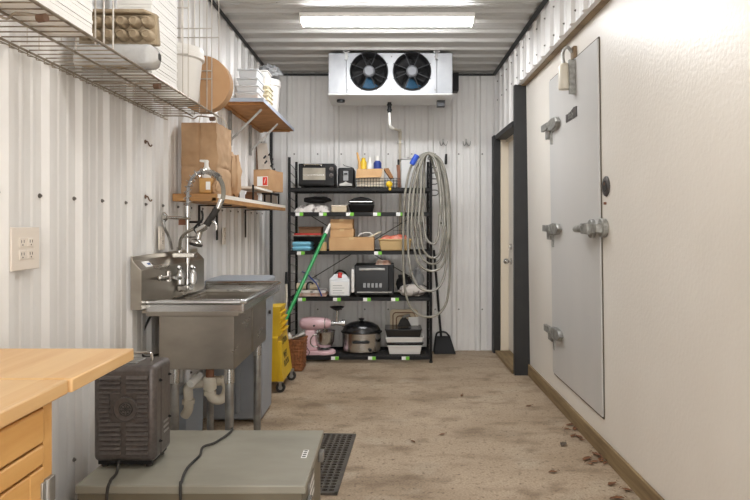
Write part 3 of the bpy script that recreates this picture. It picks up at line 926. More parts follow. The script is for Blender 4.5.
for y0, y1 in bowls:
    b = MB(); th = .008
    b.box(bwx0, bwx1, y0, y0 + th, bot, dz - .012).box(bwx0, bwx1, y1 - th, y1, bot, dz - .012)
    b.box(bwx0, bwx0 + th, y0, y1, bot, dz - .012).box(bwx1 - th, bwx1, y0, y1, bot, dz - .012)
    b.box(bwx0, bwx1, y0, y1, bot, bot + th)
    bo = obj('basin', b, 'stainless', sk, bev=.004)
    obj('drain_strainer', MB().cyl(((bwx0 + bwx1) / 2, (y0 + y1) / 2, bot + th), ((bwx0 + bwx1) / 2, (y0 + y1) / 2, bot + th + .004), .045, n=20), 'chrome', bo)
bs = MB().prism([(-1.1615, 1.085), (-1.161, .845), (-1.112, .845), (-1.112, 1.022), (-1.152, 1.064), (-1.152, 1.085)], 'y', sy0 - .055, 3.74)
bsp = obj('backsplash', bs, 'stainless', sk, bev=.002)
# sticker on the sloped ledge
q = Vector((-1.112 + 1.152, 0, 1.022 - 1.064)); q.normalize(); nrm = Vector((.042, 0, .04)).normalized() * .0012
def ledge(t, y): return Vector((-1.152 + .040 * t, y, 1.064 - .042 * t)) + nrm
st = MB().add([ledge(.2, 2.87), ledge(.8, 2.87), ledge(.8, 2.955), ledge(.2, 2.955)], [(0, 1, 2, 3)])
sto = obj('sticker', st, 'label_white', bsp, smooth=0, solid=.0006)
st = MB().add([ledge(.42, 2.91) + nrm, ledge(.62, 2.91) + nrm, ledge(.62, 2.945) + nrm, ledge(.42, 2.945) + nrm], [(0, 1, 2, 3)])
obj('sticker_print', st, 'ink_blue', sto, smooth=0, solid=.0006)
for (lx, ly) in ((-.765, 2.975), (-1.025, 2.975), (-.765, 3.60), (-1.035, 3.60)):
    lg = obj('leg', MB().cyl((lx, ly, .02), (lx, ly, bot), .0205, n=18), 'galvanized', sk)
    obj('leg_socket', MB().cyl((lx, ly, bot - .078), (lx, ly, bot - .001), .0245, n=18), 'stainless_bright', lg)
    obj('foot', MB().lathe([(.016, 0), (.022, .005), (.022, .025), (.016, .035)], (lx, ly, 0), 16), 'grey_plastic', lg)
# drain pipes below
ty = 3.09; tx_ = X(210, ty); r = .024
obj('tailpiece', MB().cyl((tx_, ty, bot - .001), (tx_, ty, bot - .022), .035, n=18).cyl((tx_, ty, bot - .02), (tx_, ty, .44), .02, n=16), 'rust_brown', sk)
tr = smoothpath([(tx_, ty, .475), (tx_, ty, .42), (tx_ + .004, ty + .01, .375), (tx_ + .035, ty + .03, .352), (tx_ + .065, ty + .045, .372), (tx_ + .072, ty + .05, .42), (tx_ + .045, ty + .055, .448)], 5)
tr = MB().tube(tr, r, 14)
tr.cyl((tx_, ty, .415), (tx_, ty, .475), .032, n=18).cyl((tx_, ty, .385), (tx_, ty, .405), .030, n=18)
tr.tube(smoothpath([(tx_ + .05, ty + .055, .445), (tx_ - .04, ty + .06, .43), (X(190, ty), ty + .06, .425), (X(184.5, ty), ty + .06, .405), (X(184.5, ty), ty + .06, .355), (X(184.5, ty), ty + .06, .30), (X(183, ty) - .015, ty + .07, .262)], 5), r, 14)
tr.cyl((X(184.5, ty), ty + .06, .325), (X(184.5, ty), ty + .06, .345), .031, n=18)
obj('drain_trap', tr, 'pvc', sk)
obj('pipe_stub', MB().tube([at(200, 375, 3.12), at(190, 384, 3.05)], .021, 14), 'pvc_white', sk)
# hanging cord behind sink
pts = smoothpath([at(153, 312, 3.05), at(146, 325, 3.02), at(141, 338, 3.0), at(140, 350, 2.98), at(145, 357, 2.98), at(156, 355, 3.0), at(170, 352, 3.1)], 6)
solo('power_cord', MB().tube(pts, .006, 8), 'black_rubber', 'thin dark cord hanging in a loop on the wall below the sink backsplash', 'cord')

# ---- pre-rinse faucet
FY = 3.29
fa = thing('prerinse_faucet', 'chrome spring neck spray faucet mounted on the sink backsplash', 'faucet', (-1.06, FY, 1.0))
rx = X(187.6, FY)
obj('mixing_body', MB().box(-1.1105, rx + .02, FY - .045, FY + .045, Z(291, FY), Z(284, FY)), 'chrome', fa, bev=.008)
v = MB()
for px in (181.5, 194):
    vx = max(X(px, FY), -1.087); vy = FY - .02 if px > 188 else FY - .055
    v = MB().lathe([(.014, 0), (.021, .006), (.021, .055), (.016, .068), (.012, .078), (.016, .086), (.011, .092)], (vx, vy, Z(284, FY)), 18)
    ho = obj('valve_handle', v, 'stainless_bright', fa)
    obj('lever', MB().tube([(vx, vy, Z(284, FY) + .088), (vx + .010, vy - .045, Z(284, FY) + .098)], [.010, .007], 8), 'chrome', ho)
sp_ = MB().cyl(at(160, 278, 2.94), at(183, 278, FY - .02), .011, n=12).sph(at(160, 278, 2.94), .014).cyl(at(168, 277, 3.05), at(168, 271, 3.05), .012).cyl(at(168, 281, 3.05), at(168, 277, 3.05), .018)
obj('side_valve', sp_, 'chrome', fa)
rs = MB().cyl((rx, FY, Z(288, FY)), (rx, FY, Z(206, FY)), .0105, n=14).cyl((rx, FY, Z(288, FY)), (rx, FY, Z(279, FY)), .022, .016, n=16).cyl((rx, FY, Z(217, FY)), (rx, FY, Z(206, FY)), .0165, n=14).cyl((rx, FY, Z(262, FY)), (rx, FY, Z(256, FY)), .014, n=14)
obj('riser', rs, 'chrome', fa)
path = smoothpath([at(187.6, 206, FY), at(187.8, 196, FY), at(188.3, 188, FY), at(191, 180, FY - .01), at(196, 174, FY - .02), at(203, 171.8, FY - .03), at(210, 172.6, FY - .05), at(216, 175, FY - .07), at(219.5, 178.5, FY - .08)], 26)
obj('hose_core', MB().tube(path, .0085, 8), 'grey_plastic', fa)
# the coil: a helix around the path; loose at the bottom, tight near the top
L = [0.0]
for a, b in zip(path, path[1:]): L.append(L[-1] + (b - a).length)
coil = []; ph = 0.0
for i, p in enumerate(path):
    t = (path[min(i+1, len(path)-1)] - path[max(i-1, 0)]).normalized()
    e1 = Vector((0, 1, 0)); e1 = (e1 - t * e1.dot(t)).normalized(); e2 = t.cross(e1)
    if i: 
        pitch = .030 if L[i] / L[-1] < .62 else .0075
        ph += 2 * math.pi * (L[i] - L[i-1]) / pitch
    Rr = .019 if L[i] / L[-1] < .62 else .0155
    coil.append(p + e1 * (Rr * math.cos(ph)) + e2 * (Rr * math.sin(ph)))
obj('spring', MB().tube(coil, .0026, 6), 'chrome', fa)
hp_ = smoothpath([at(219.5, 178.5, FY - .08), at(222.5, 185, FY - .09), at(223.5, 193, FY - .10), at(222, 201, FY - .11), at(217.5, 210, FY - .12)], 5)
obj('hose', MB().tube(hp_, .0115, 10), 'hose_vinyl', fa)
GY = FY - .12
obj('ferrule', MB().tube([at(221.5, 199, GY), at(217.5, 209, GY)], .0135, 12), 'chrome', fa)
obj('grip', MB().tube([at(217.5, 208, GY), at(206.5, 225, GY)], [.0165, .0175], 14), 'black_rubber', fa)
sv = MB().tube(smoothpath([at(207, 224, GY), at(202, 228, GY), at(199.5, 233, GY), at(198, 239, GY)], 4), .0145, 12).tube([at(206, 226, GY), at(197, 231.5, GY)], .019, 12)
so = obj('spray_valve', sv, 'chrome', fa)
hdp = at(196.5, 242, GY)
Mh = Matrix.Rotation(math.radians(14), 3, 'Y')
obj('spray_head', MB().lathe([(.001, -.012), (.030, -.012), (.033, -.004), (.030, .004), (.016, .014), (.001, .016)], hdp, 22, M=Mh), 'chrome', so)
obj('spray_face', MB().lathe([(.001, -.020), (.031, -.020), (.0345, -.014), (.0335, -.007), (.001, -.007)], hdp, 22, M=Mh), 'black_rubber', so)
obj('squeeze_lever', MB().tube(smoothpath([at(201.8, 210.5, GY), at(202.6, 216, GY), at(201.5, 221, GY), at(197, 225, GY), at(194.5, 229, GY), at(197, 233, GY)], 5), [.006] * 26, 8), 'black_plastic', so)
obj('holding_hook', MB().tube(smoothpath([at(209, 220, GY), at(214, 222.5, GY), at(216.3, 226, GY), at(216, 230, GY)], 5), .0062, 8), 'chrome', so)
br = MB().tube([(WL + .012, FY - .09, Z(217.6, FY)), at(190, 218.2, FY)], .0085, 10)
wx = X(163, FY)
br.lathe([(.001, 0), (.027, 0), (.027, .008), (.014, .020), (.001, .020)], (WL + .001, FY - .09, Z(217.6, FY)), 18, M=Matrix.Rotation(math.pi/2, 3, 'Y'))
obj('wall_bracket', br, 'chrome', fa)
gn = smoothpath([at(179.5, 256, FY - .01), at(179.6, 248, FY - .02), at(180.6, 240, FY - .04), at(184.5, 234, FY - .06), at(191, 230, FY - .09), at(197, 227.5, FY - .115)], 5)
obj('cross_tube', MB().tube(gn, .0085, 10).tube([at(183, 237, FY), at(199, 237, FY - .1)], .005, 8), 'chrome', fa)
obj('ledge_fitting', MB().box(X(174, FY), X(196, FY), FY - .03, FY + .03, Z(257.5, FY), Z(252.5, FY)).cyl(at(179.5, 253, FY - .01), at(179.5, 247, FY - .01), .015), 'chrome', fa, bev=.004)
rc = MB().tube([at(184, 222, FY + .03), at(202, 222, FY + .02)], .006, 8)
ro = obj('clamp_rod', rc, 'black_metal', fa)
obj('clamp_block', MB().box(X(177.5, FY), X(185, FY), FY + .015, FY + .045, Z(225, FY), Z(219, FY)), 'rust_brown', ro)
pts = smoothpath([at(163.5, 220, 3.16), at(164.5, 228, 3.16), at(168, 235, 3.2), at(170.5, 242, 3.22), at(172, 249, 3.24)], 5)
obj('supply_hose', MB().tube(pts, .007, 8), 'galvanized', fa)

# ---- grey bin behind the sink, tote below the sink
bn = thing('trash_bin', 'tall grey plastic bin standing behind the far end of the sink', 'bin', (-.96, 4.1, 0))
def taper(mb, x0, x1, y0, y1, z0, z1, t):
    return mb.hexa([(x0 + t, y0 + t, z0), (x1 - t, y0 + t, z0), (x1 - t, y1 - t, z0), (x0 + t, y1 - t, z0)],
                   [(x0, y0, z1), (x1, y0, z1), (x1, y1, z1), (x0, y1, z1)])
obj('body', taper(MB(), -1.135, -.785, 3.86, 4.22, .012, .855, .012), 'bin_grey', bn, bev=.018, seg=3)
obj('rim', MB().box(-1.145, -.775, 3.85, 4.23, .845, .885), 'bin_grey', bn, bev=.012, seg=3)
obj('rib', MB().box(-.955, -.925, 3.857, 3.88, .06, .83), 'bin_grey', bn, bev=.004)
obj('tag', MB().box(-.776, -.772, 4.05, 4.12, .80, .83), 'label_white', bn)
obj('hinge_pin', MB().cyl((-.785, 4.05, .66), (-.772, 4.05, .66), .012), 'ink', bn)
to = thing('plastic_tote', 'pale blue grey plastic tote standing under the sink behind the drain trap', 'tote', (-1.08, 3.42, 0))
obj('body', taper(MB(), -1.135, -1.06, 3.25, 3.56, .0, .33, .006), 'tote_blue', to, bev=.008)
obj('rim', MB().box(-1.14, -1.055, 3.245, 3.565, .325, .345), 'tote_blue', to, bev=.004)

# ---- lower wooden shelf
shx0, shx1, shy0, shy1, shz = WL + .001, -.92, 3.335, 5.50, 1.392
sh = thing('wall_shelf', 'long low wooden shelf on black brackets carrying paper bags above the sink', 'shelf', (-1.04, 4.4, shz - .045))
obj('board', MB().box(shx0, shx1 - .006, shy0, shy1, shz - .040, shz), 'shelf_oak', sh, bev=.002)
obj('edge_strip', MB().box(shx1 - .006, shx1 - .001, shy0 + .02, shy1, shz - .022, shz), 'white_paint', sh)
obj('batten', MB().box(shx1 - .03, shx1, shy0, shy1, shz - .046, shz - .022), 'shelf_oak', sh)
for yy in (3.79, 4.18, 5.0):
    b = MB().box(WL + .002, WL + .010, yy - .012, yy + .012, shz - .27, shz - .047).box(WL + .002, shx1 - .04, yy - .012, yy + .012, shz - .054, shz - .0465)
    obj('bracket', b, 'black_metal', sh, bev=.001)

# ---- upper wall shelf on folding brackets
ux0, ux1, uy0, uy1, uz = WL + .001, -.857, 4.24, 5.60, 2.085
us = thing('wall_shelf', 'high particle board shelf with pale edging held up by diagonal brackets near the ceiling', 'shelf', (-1.0, 4.77, uz - .03))
obj('board', MB().box(ux0, ux1 - .004, uy0 + .004, uy1, uz - .024, uz), 'particle_board', us)
obj('edging', MB().box(ux1 - .004, ux1, uy0, uy1, uz - .025, uz + .001).box(ux0, ux1 - .004, uy0, uy0 + .004, uz - .025, uz + .001), 'laminate_edge', us)
un = MB().box(ux0, ux0 + .03, uy0 + .02, uy1 - .02, uz - .04, uz - .0245).box(ux0 + .03, ux1 - .03, uy0 + .04, uy0 + .07, uz - .04, uz - .0245).box(ux0 + .03, ux1 - .03, uy1 - .09, uy1 - .06, uz - .04, uz - .0245)
obj('underside_cleat', un, 'particle_board', us)
for yy in (4.50, 5.15):
    arm = MB().tube([(WL + .012, yy, uz - .255), (-.925, yy, uz - .030)], .0105, 4)
    ao = obj('diagonal_brace', arm, 'galvanized', us)
    obj('wall_upright', MB().box(WL + .001, WL + .022, yy - .012, yy + .012, uz - .29, uz - .041), 'galvanized', ao)

# ---- things on the upper shelf
def tub(n, x0, x1, y0, y1, z0, h, label, m, group):
    t = thing(n, label, 'container', ((x0 + x1) / 2, (y0 + y1) / 2, z0), group)
    obj('tub', taper(MB(), x0, x1, y0, y1, z0 + .0005, z0 + h - .012, .010), m, t, bev=.008)
    obj('lid', MB().box(x0 - .004, x1 + .004, y0 - .004, y1 + .004, z0 + h - .012, z0 + h - .001), m, t, bev=.003)
    return t
tz = uz + .002
hts = [.050, .050, .050, .062]; 
names = ['bottom clear plastic tub of the stack on the high shelf, resting on the board', 'second clear plastic tub from the bottom of the high shelf stack', 'third clear plastic tub from the bottom of the high shelf stack', 'topmost clear plastic tub of the stack on the high shelf']
for k, h in enumerate(hts):
    s_ = .006 * k
    tub('plastic_tub', -1.065 + s_, -.905 - s_ * .3, 4.30, 4.50, tz, h, names[k], 'clear_plastic', 'clear tubs stacked on the high shelf'); tz += h
tz = uz + .002
lb = ['lowest cream tub', 'second cream tub from the bottom', 'third cream tub from the bottom', 'fourth cream tub from the bottom', 'fifth cream tub from the bottom']
for k in range(5):
    tub('cream_tub', -1.05, -.895, 4.60, 4.78, tz, .033, lb[k] + ' of the nested stack beside the clear tubs', 'cream_plastic', 'cream tubs nested on the high shelf'); tz += .033
tub('cream_tub', -1.04, -.905, 4.61, 4.77, tz, .115, 'tall cream tub on top of the nested cream stack on the high shelf', 'white_plastic', 'cream tubs nested on the high shelf')
def bucket(name, label, c, r0, r1, h, m='white_plastic', handle=True):
    t = thing(name, label, 'bucket', c)
    obj('body', MB().lathe([(r0 * .98, 0), (r0, .004), (r1, h - .02), (r1 * .9, h - .02)], c, 32), m, t)
    li = obj('lid', MB().lathe([(r1 * 1.0, h - .055), (r1 * 1.07, h - .05), (r1 * 1.07, h - .030), (r1 * 1.03, h - .028), (r1 * 1.05, h - .012), (r1 * 1.02, h), (r1 * .9, h), (r1 * .88, h - .006), (.001, h - .006)], c, 32), m, t)
    return t
bucket('bucket', 'small white bucket at the far end of the high shelf', (-.985, 5.05, uz + .002), .078, .095, .30)
pb_ = MB()
def crumple(c, rx_, ry_, rz_, amp, sc, seed, nu=22, nv=14, zmin=None, xmax=None):
    def f(u, v):
        th = 2 * math.pi * u; ph_ = math.pi * v
        d = Vector((math.cos(th) * math.sin(ph_), math.sin(th) * math.sin(ph_), -math.cos(ph_)))
        k = 1 + amp * mnoise.noise(d * sc + Vector((seed, seed * 2.3, -seed)))
        z = c[2] + rz_ * d.z * k
        if zmin is not None: z = max(z, zmin)
        x = c[0] + rx_ * d.x * k
        if xmax is not None: x = min(x, xmax)
        return (x, c[1] + ry_ * d.y * k, z)
    return MB().grid(f, nu, nv)
solo('plastic_bag', crumple((-.965, 5.02, uz + .36), .09, .10, .056, .4, 3.5, 2.0, zmin=uz + .3035), 'grey_plastic', 'crumpled grey plastic bag lying on the lid of the far white bucket', 'bag', smooth=25)

# ---- wire shelf at the top left
wz = 1.787; wx0, wx1, wy0, wy1 = WL + .006, -.884, .9, 3.19
ws = thing('wire_shelf', 'long chrome wire wall shelf with upright dividers loaded with egg cartons', 'shelf', (-1.02, 2.1, wz))
m_ = MB()
yy = wy0
while yy <= wy1 + .001:
    m_.tube([(wx0, yy, wz), (wx1, yy, wz)], .0022, 5); yy += .048
obj('cross_wires', m_, 'rusty_wire', ws)
obj('front_rail', MB().tube([(wx1 + .001, wy0, wz - .005), (wx1 + .001, wy1 + .02, wz - .005)], .0048, 8), 'rusty_wire', ws)
obj('middle_rail', MB().tube([(-1.01, wy0, wz - .006), (-1.01, wy1 + .01, wz - .006)], .0040, 8), 'rusty_wire', ws)
obj('back_rail', MB().tube([(wx0, wy0, wz - .006), (wx0, wy1 + .01, wz - .006)], .0040, 8), 'rusty_wire', ws)
# hanging ledge of wire along the wall side
m_ = MB()
yy = 1.75
while yy <= wy1 + .01:
    m_.tube([(wx0 + .002, yy, wz - .004), (wx0 + .003, yy, wz - .022), (wx0 + .022, yy, wz - .025)], .0018, 5); yy += .048
m_.tube([(wx0 + .022, 1.74, wz - .025), (wx0 + .022, wy1, wz - .025)], .0019, 6)
obj('wall_ledge', m_, 'rusty_wire', ws)
for yy in (1.62, 2.42, 3.17):
    e = MB().cyl((wx1 - .028, yy, wz - .024), (wx1 - .004, yy - .006, wz - .024), .011, n=12)
    eo = obj('support_cup', e, 'rust_dark', ws)
    obj('support_wire', MB().tube(smoothpath([(wx0 + .001, yy, wz - .009), (-1.04, yy, wz - .010), (-1.0, yy + .01, wz - .022), (-.97, yy, wz - .010), (wx1 - .028, yy, wz - .016)], 4), .0034, 6), 'rusty_wire', eo)
def divider(yy, xs, zs, top, x_in):
    m_ = MB()
    for x_ in xs: m_.tube([(x_, yy, wz - .002), (x_, yy, top)], .0028, 6)
    for z_ in zs: m_.tube([(x_in, yy, z_), (xs[0], yy, z_)], .0030, 6)
    m_.tube([(xs[0], yy, top), (x_in, yy, top)], .0024, 6)
    for x_ in (x_in, (x_in + xs[-1]) / 2): m_.tube([(x_, yy, wz), (x_, yy, top)], .0020, 5)
    obj('divider', m_, 'wire_chrome', ws)
divider(1.93, [-.884, -.91], [2.42], 2.55, -1.12)
divider(1.995, [-.884], [2.42], 2.55, -1.12)
divider(2.74, [-.884, -.908], [2.178, 1.975], 2.55, -1.12)
divider(3.10, [-.884, -.908, -.945], [2.20, 1.99, 1.95], 2.55, -1.12)
divider(3.185, [-.872], [2.18], 2.55, -1.12)

# ---- goods on the wire shelf
def paper_stack(y0, y1, x0, x1, n, label):
    hh_ = .0125
    m_ = MB()
    for k in range(n):
        j = .0018 * math.sin(k * 2.1)
        m_.box(x0, x1 - .002 - abs(j), y0 + abs(j), y1 - abs(j), wz + .003 + k * hh_, wz + .003 + k * hh_ + hh_ - .0014)
    m_.box(x0 + .004, x1 - .007, y0 + .005, y1 - .005, wz + .006, wz + n * hh_)
    return m_
solo('carton_stack', paper_stack(1.565, 1.872, -1.02, -.888, 56, ''), 'foam_white', 'tall stack of flat white cartons on the wire shelf, at the left edge', 'cartons', smooth=0)
solo('carton_stack', paper_stack(2.335, 2.615, -1.02, -.888, 56, ''), 'foam_white', 'tall stack of flat white cartons on the wire shelf, right of the egg cartons', 'cartons', smooth=0)
# wrapped pack
wp = thing('egg_carton_pack', 'pack of pulp egg cartons wrapped in clear film under the open egg carton', 'egg cartons', (-.98, 2.28, wz + .003))
obj('cartons', taper(MB(), -1.12, -.862, 2.228, 2.306, wz + .006, wz + .085, .004), 'pulp', wp, bev=.012)
def wrapf(u, v):
    th = 2 * math.pi * u
    x = -1.125 + .290 * v
    ry, rz = .048, .044
    c, s = math.cos(th), math.sin(th)
    k = 1 / max(abs(c), abs(s)) * .96 if max(abs(c), abs(s)) > 0 else 1
    k = .55 * k + .45
    k *= math.sqrt(max(.02, 1 - max(0, (v - .88) / .12) ** 2 * .9))
    w = 1 + .05 * mnoise.noise(Vector((u * 9, v * 14, 1)))
    return (x, 2.267 + ry * c * k * w, wz + .0475 + rz * s * k * w)
obj('film', MB().grid(wrapf, 28, 24), 'film', wp)
ec = thing('egg_carton', 'grey brown pulp egg carton lying on its side with ten cup bottoms showing', 'egg carton', (-.98, 2.26, wz + .093))
ez = wz + .094
tr_ = MB().box(-1.125, -.850, 2.262, 2.268, ez, ez + .105)
for i in range(6):
    for j in range(2):
        c = (-1.099 + i * .0455, 2.264, ez + .028 + j * .047)
        tr_.lathe([(.0225, 0), (.021, .014), (.0175, .030), (.015, .038), (.012, .040), (.0105, .037), (.001, .037)], c, 16, M=RXm)
obj('cup_tray', tr_, 'pulp', ec)
li_ = MB().hexa([(-1.13, 2.268, ez), (-.845, 2.268, ez), (-.845, 2.31, ez + .004), (-1.13, 2.31, ez + .004)], [(-1.13, 2.268, ez + .108), (-.845, 2.268, ez + .108), (-.855, 2.31, ez + .118), (-1.12, 2.31, ez + .118)])
li_.hexa([(-1.13, 2.235, ez + .106), (-.87, 2.235, ez + .106), (-.845, 2.31, ez + .108), (-1.13, 2.31, ez + .108)], [(-1.12, 2.24, ez + .122), (-.885, 2.24, ez + .122), (-.86, 2.31, ez + .124), (-1.12, 2.31, ez + .124)])
obj('lid', li_, 'pulp', ec, bev=.006)
bucket('bucket', 'white lidded bucket on the wire shelf between cartons and cardboard discs', (-.985, 2.88, wz + .003), .098, .118, .245)
dc = MB().cyl((-.935, 3.108, wz + .142), (-.935, 3.178, wz + .142), .1395, n=56)
solo('cardboard_round', dc, 'cardboard', 'thick round cardboard drum standing on edge at the far end of the wire shelf', 'cardboard', bev=.002)

# ---- things on the lower shelf
kz = shz + .001
def bag_body(x0, x1, y0, y1, z0, h, seed, lean=.0):
    def f(u, v):
        # around the rectangle
        per = [(x0, y0), (x1, y0), (x1, y1), (x0, y1)]
        q = (u * 4) % 4; i = int(q) % 4; t = q - int(q)
        a, b = per[i], per[(i+1) % 4]
        x = a[0] + (b[0] - a[0]) * t; y = a[1] + (b[1] - a[1]) * t
        bulge = .010 * math.sin(math.pi * t) * math.sin(math.pi * min(v * 1.2, 1))
        nx_ = [0, 1, 0, -1][i]; ny_ = [-1, 0, 1, 0][i]
        w = .009 * mnoise.noise(Vector((x * 12 + seed, y * 12, v * 5))) - .007 * math.exp(-((v - .38) / .02) ** 2) + .004 * mnoise.noise(Vector((x * 34, y * 34, v * 16)))
        fold = -.010 * v if (i in (0, 2) and abs(t - .5) < .02) else 0
        x += nx_ * (bulge + w + fold); y += ny_ * (bulge + w + fold)
        x = max(x, WL + .003)
        return (x, y + lean * v, z0 + h * v)
    return MB().grid(f, 96, 44)
kb_ = thing('paper_bag', 'large brown kraft paper bag with twisted handles standing on the low wooden shelf', 'bag', (-1.06, 3.6, kz))
obj('bag', bag_body(-1.152, -.955, 3.45, 3.76, kz, Z(124, 3.5) - kz, 1.0), 'kraft', kb_, smooth=50)
obj('bag_bottom', MB().box(-1.15, -.96, 3.455, 3.755, kz, kz + .003), 'kraft', kb_)
for yy in (3.50, 3.72):
    xm = -1.02
    obj('handle', MB().tube(smoothpath([(xm - .05, yy, Z(128, 3.5)), (xm - .045, yy, Z(118, 3.5)), (xm - .02, yy, Z(111, 3.5)), (xm + .02, yy, Z(111, 3.5)), (xm + .045, yy, Z(118, 3.5)), (xm + .05, yy, Z(128, 3.5))], 5), .003, 6), 'pvc', kb_)
sp = thing('soap_dispenser', 'amber soap bottle with a white pump in front of the large kraft bag', 'soap dispenser', (-1.0, 3.39, kz))
sxm = X(206.5, 3.39)
obj('bottle', MB().box(sxm - .034, sxm + .034, 3.36, 3.42, kz, Z(178, 3.39)), 'soap', sp, bev=.010, seg=3)
obj('pump', MB().lathe([(.022, Z(178.5, 3.39)), (.026, Z(174, 3.39)), (.024, Z(170, 3.39)), (.012, Z(166.5, 3.39)), (.011, Z(163, 3.39)), (.013, Z(161, 3.39)), (.001, Z(160.5, 3.39))], (sxm, 3.39, 0), 20).tube([(sxm + .008, 3.39, Z(161.5, 3.39)), (sxm - .035, 3.385, Z(160.8, 3.39))], [.009, .006], 8), 'white_plastic', sp)
obj('label', MB().box(sxm + .006, sxm + .030, 3.357, 3.3595, Z(190, 3.39), Z(182, 3.39)), 'label_white', sp)
solo('crumpled_bag', crumple((-.985, 3.95, kz + .135), .040, .08, .15, .34, 2.6, 5.0, zmin=kz), 'kraft', 'crumpled upright brown paper bag behind the large kraft bag', 'bag', smooth=25)
solo('crumpled_paper', crumple((-.945, 3.40, kz + .034), .018, .035, .040, .35, 3.2, 9.0, zmin=kz), 'kraft', 'small crumpled wad of brown paper right of the soap bottle', 'paper', smooth=25)
# black wire rack with board
rk = thing('wire_rack', 'black wire rack with a white board across it on the low wooden shelf', 'rack', (-1.02, 4.9, kz))
m_ = MB()
for (xx, yy, h) in ((-1.07, 4.42, .12), (-.955, 4.36, .11), (-.955, 5.02, .085), (-1.07, 5.08, .085), (-.955, 5.36, .10), (-1.07, 5.34, .10)):
    m_.box(xx - .006, xx + .006, yy - .006, yy + .006, kz, kz + h)
m_.box(-.961, -.949, 5.02, 5.36, kz + .075, kz + .085).box(-.961, -.949, 4.36, 5.36, kz, kz + .008).box(-1.076, -1.064, 4.42, 5.345, kz, kz + .008)
m_.box(-1.07, -.955, 5.015, 5.027, kz + .075, kz + .085).box(-1.07, -.955, 5.354, 5.366, kz + .09, kz + .10)
obj('frame', m_, 'black_metal', rk)
obj('board', MB().box(-1.09, -.94, 4.40, 5.0, kz + .087, kz + .102), 'white_paint', rk)
jr = thing('glass_jar', 'clear glass jar standing inside the black wire rack', 'jar', (-1.0, 4.72, kz + .001))
obj('glass', MB().lathe([(.036, 0), (.04, .004), (.04, .058), (.034, .066), (.034, .07), (.03, .07), (.03, .06)], (-1.005, 4.72, kz + .001), 24), 'clear_plastic', jr)
obj('contents', MB().lathe([(.001, .004), (.034, .004), (.034, .045), (.001, .045)], (-1.005, 4.72, kz + .001), 20), 'towel', jr)
solo('folded_papers', MB().box(-1.04, -.975, 4.48, 4.62, kz + .001, kz + .05).box(-1.035, -.98, 4.50, 4.61, kz + .05, kz + .07), 'brown_box', 'low brown stack of paper lying in the near half of the black rack', 'papers', bev=.003)
cb = thing('cardboard_box', 'cardboard box with a red and white label on the low shelf beside the shelving', 'box', (-1.0, 5.18, kz + .09))
Mb = Matrix.Translation((-1.0, 5.19, kz)) @ Matrix.Rotation(math.radians(-16), 4, 'Z')
obj('carton', MB().box(-.078, .060, -.13, .13, .104, .275, Mb), 'cardboard', cb, bev=.002)
obj('flap', MB().box(-.079, .061, -.132, .0, .276, .280, Mb), 'cardboard', cb)
lo_ = obj('label', MB().box(-.045, .050, -.1315, -.1302, .145, .222, Mb), 'label_white', cb)
obj('label_red', MB().box(.006, .046, -.1325, -.1315, .15, .217, Mb), 'label_red', lo_, label='red panel of the label')
text_mesh('lettering', '/', .055, Mb @ frame_M((.026, -.1333, .184), (1, 0, 0), (0, 0, 1)), 'label_white', lo_)
# stands on the rack frame: raise with a support tray
obj('tray', MB().box(-1.074, -.951, 5.03, 5.35, kz + .086, kz + .0895), 'black_metal', rk)
cb.location.z += 0; 
hbn = thing('hook_board', 'tall grey white panel with black pegs leaning on the wall behind the labelled box', 'panel', (-1.05, 5.4, kz))
A = [(-1.13, 5.42, kz), (-.965, 5.38, kz), (-.965, 5.40, kz), (-1.13, 5.44, kz)]
B_ = [(-1.155, 5.42, 1.93), (-1.07, 5.42, 1.93), (-1.07, 5.44, 1.93), (-1.155, 5.44, 1.93)]
obj('panel', MB().hexa(A, B_), 'outlet_plate', hbn, smooth=0, bev=.002)
obj('side_strip', MB().hexa([(-1.16, 5.425, kz), (-1.132, 5.425, kz), (-1.132, 5.445, kz), (-1.16, 5.445, kz)], [(-1.162, 5.425, 1.90), (-1.156, 5.425, 1.90), (-1.156, 5.445, 1.90), (-1.162, 5.445, 1.90)]), 'brown_box', hbn, smooth=0)
for (px, py) in ((264, 158), (269, 155), (265, 163), (271, 161), (271, 166), (273, 171)):
    p = at(px, py, 5.40)
    obj('peg', MB().cyl(p, p + Vector((.022, -.045, .012)), .008, n=8), 'black_plastic', hbn)
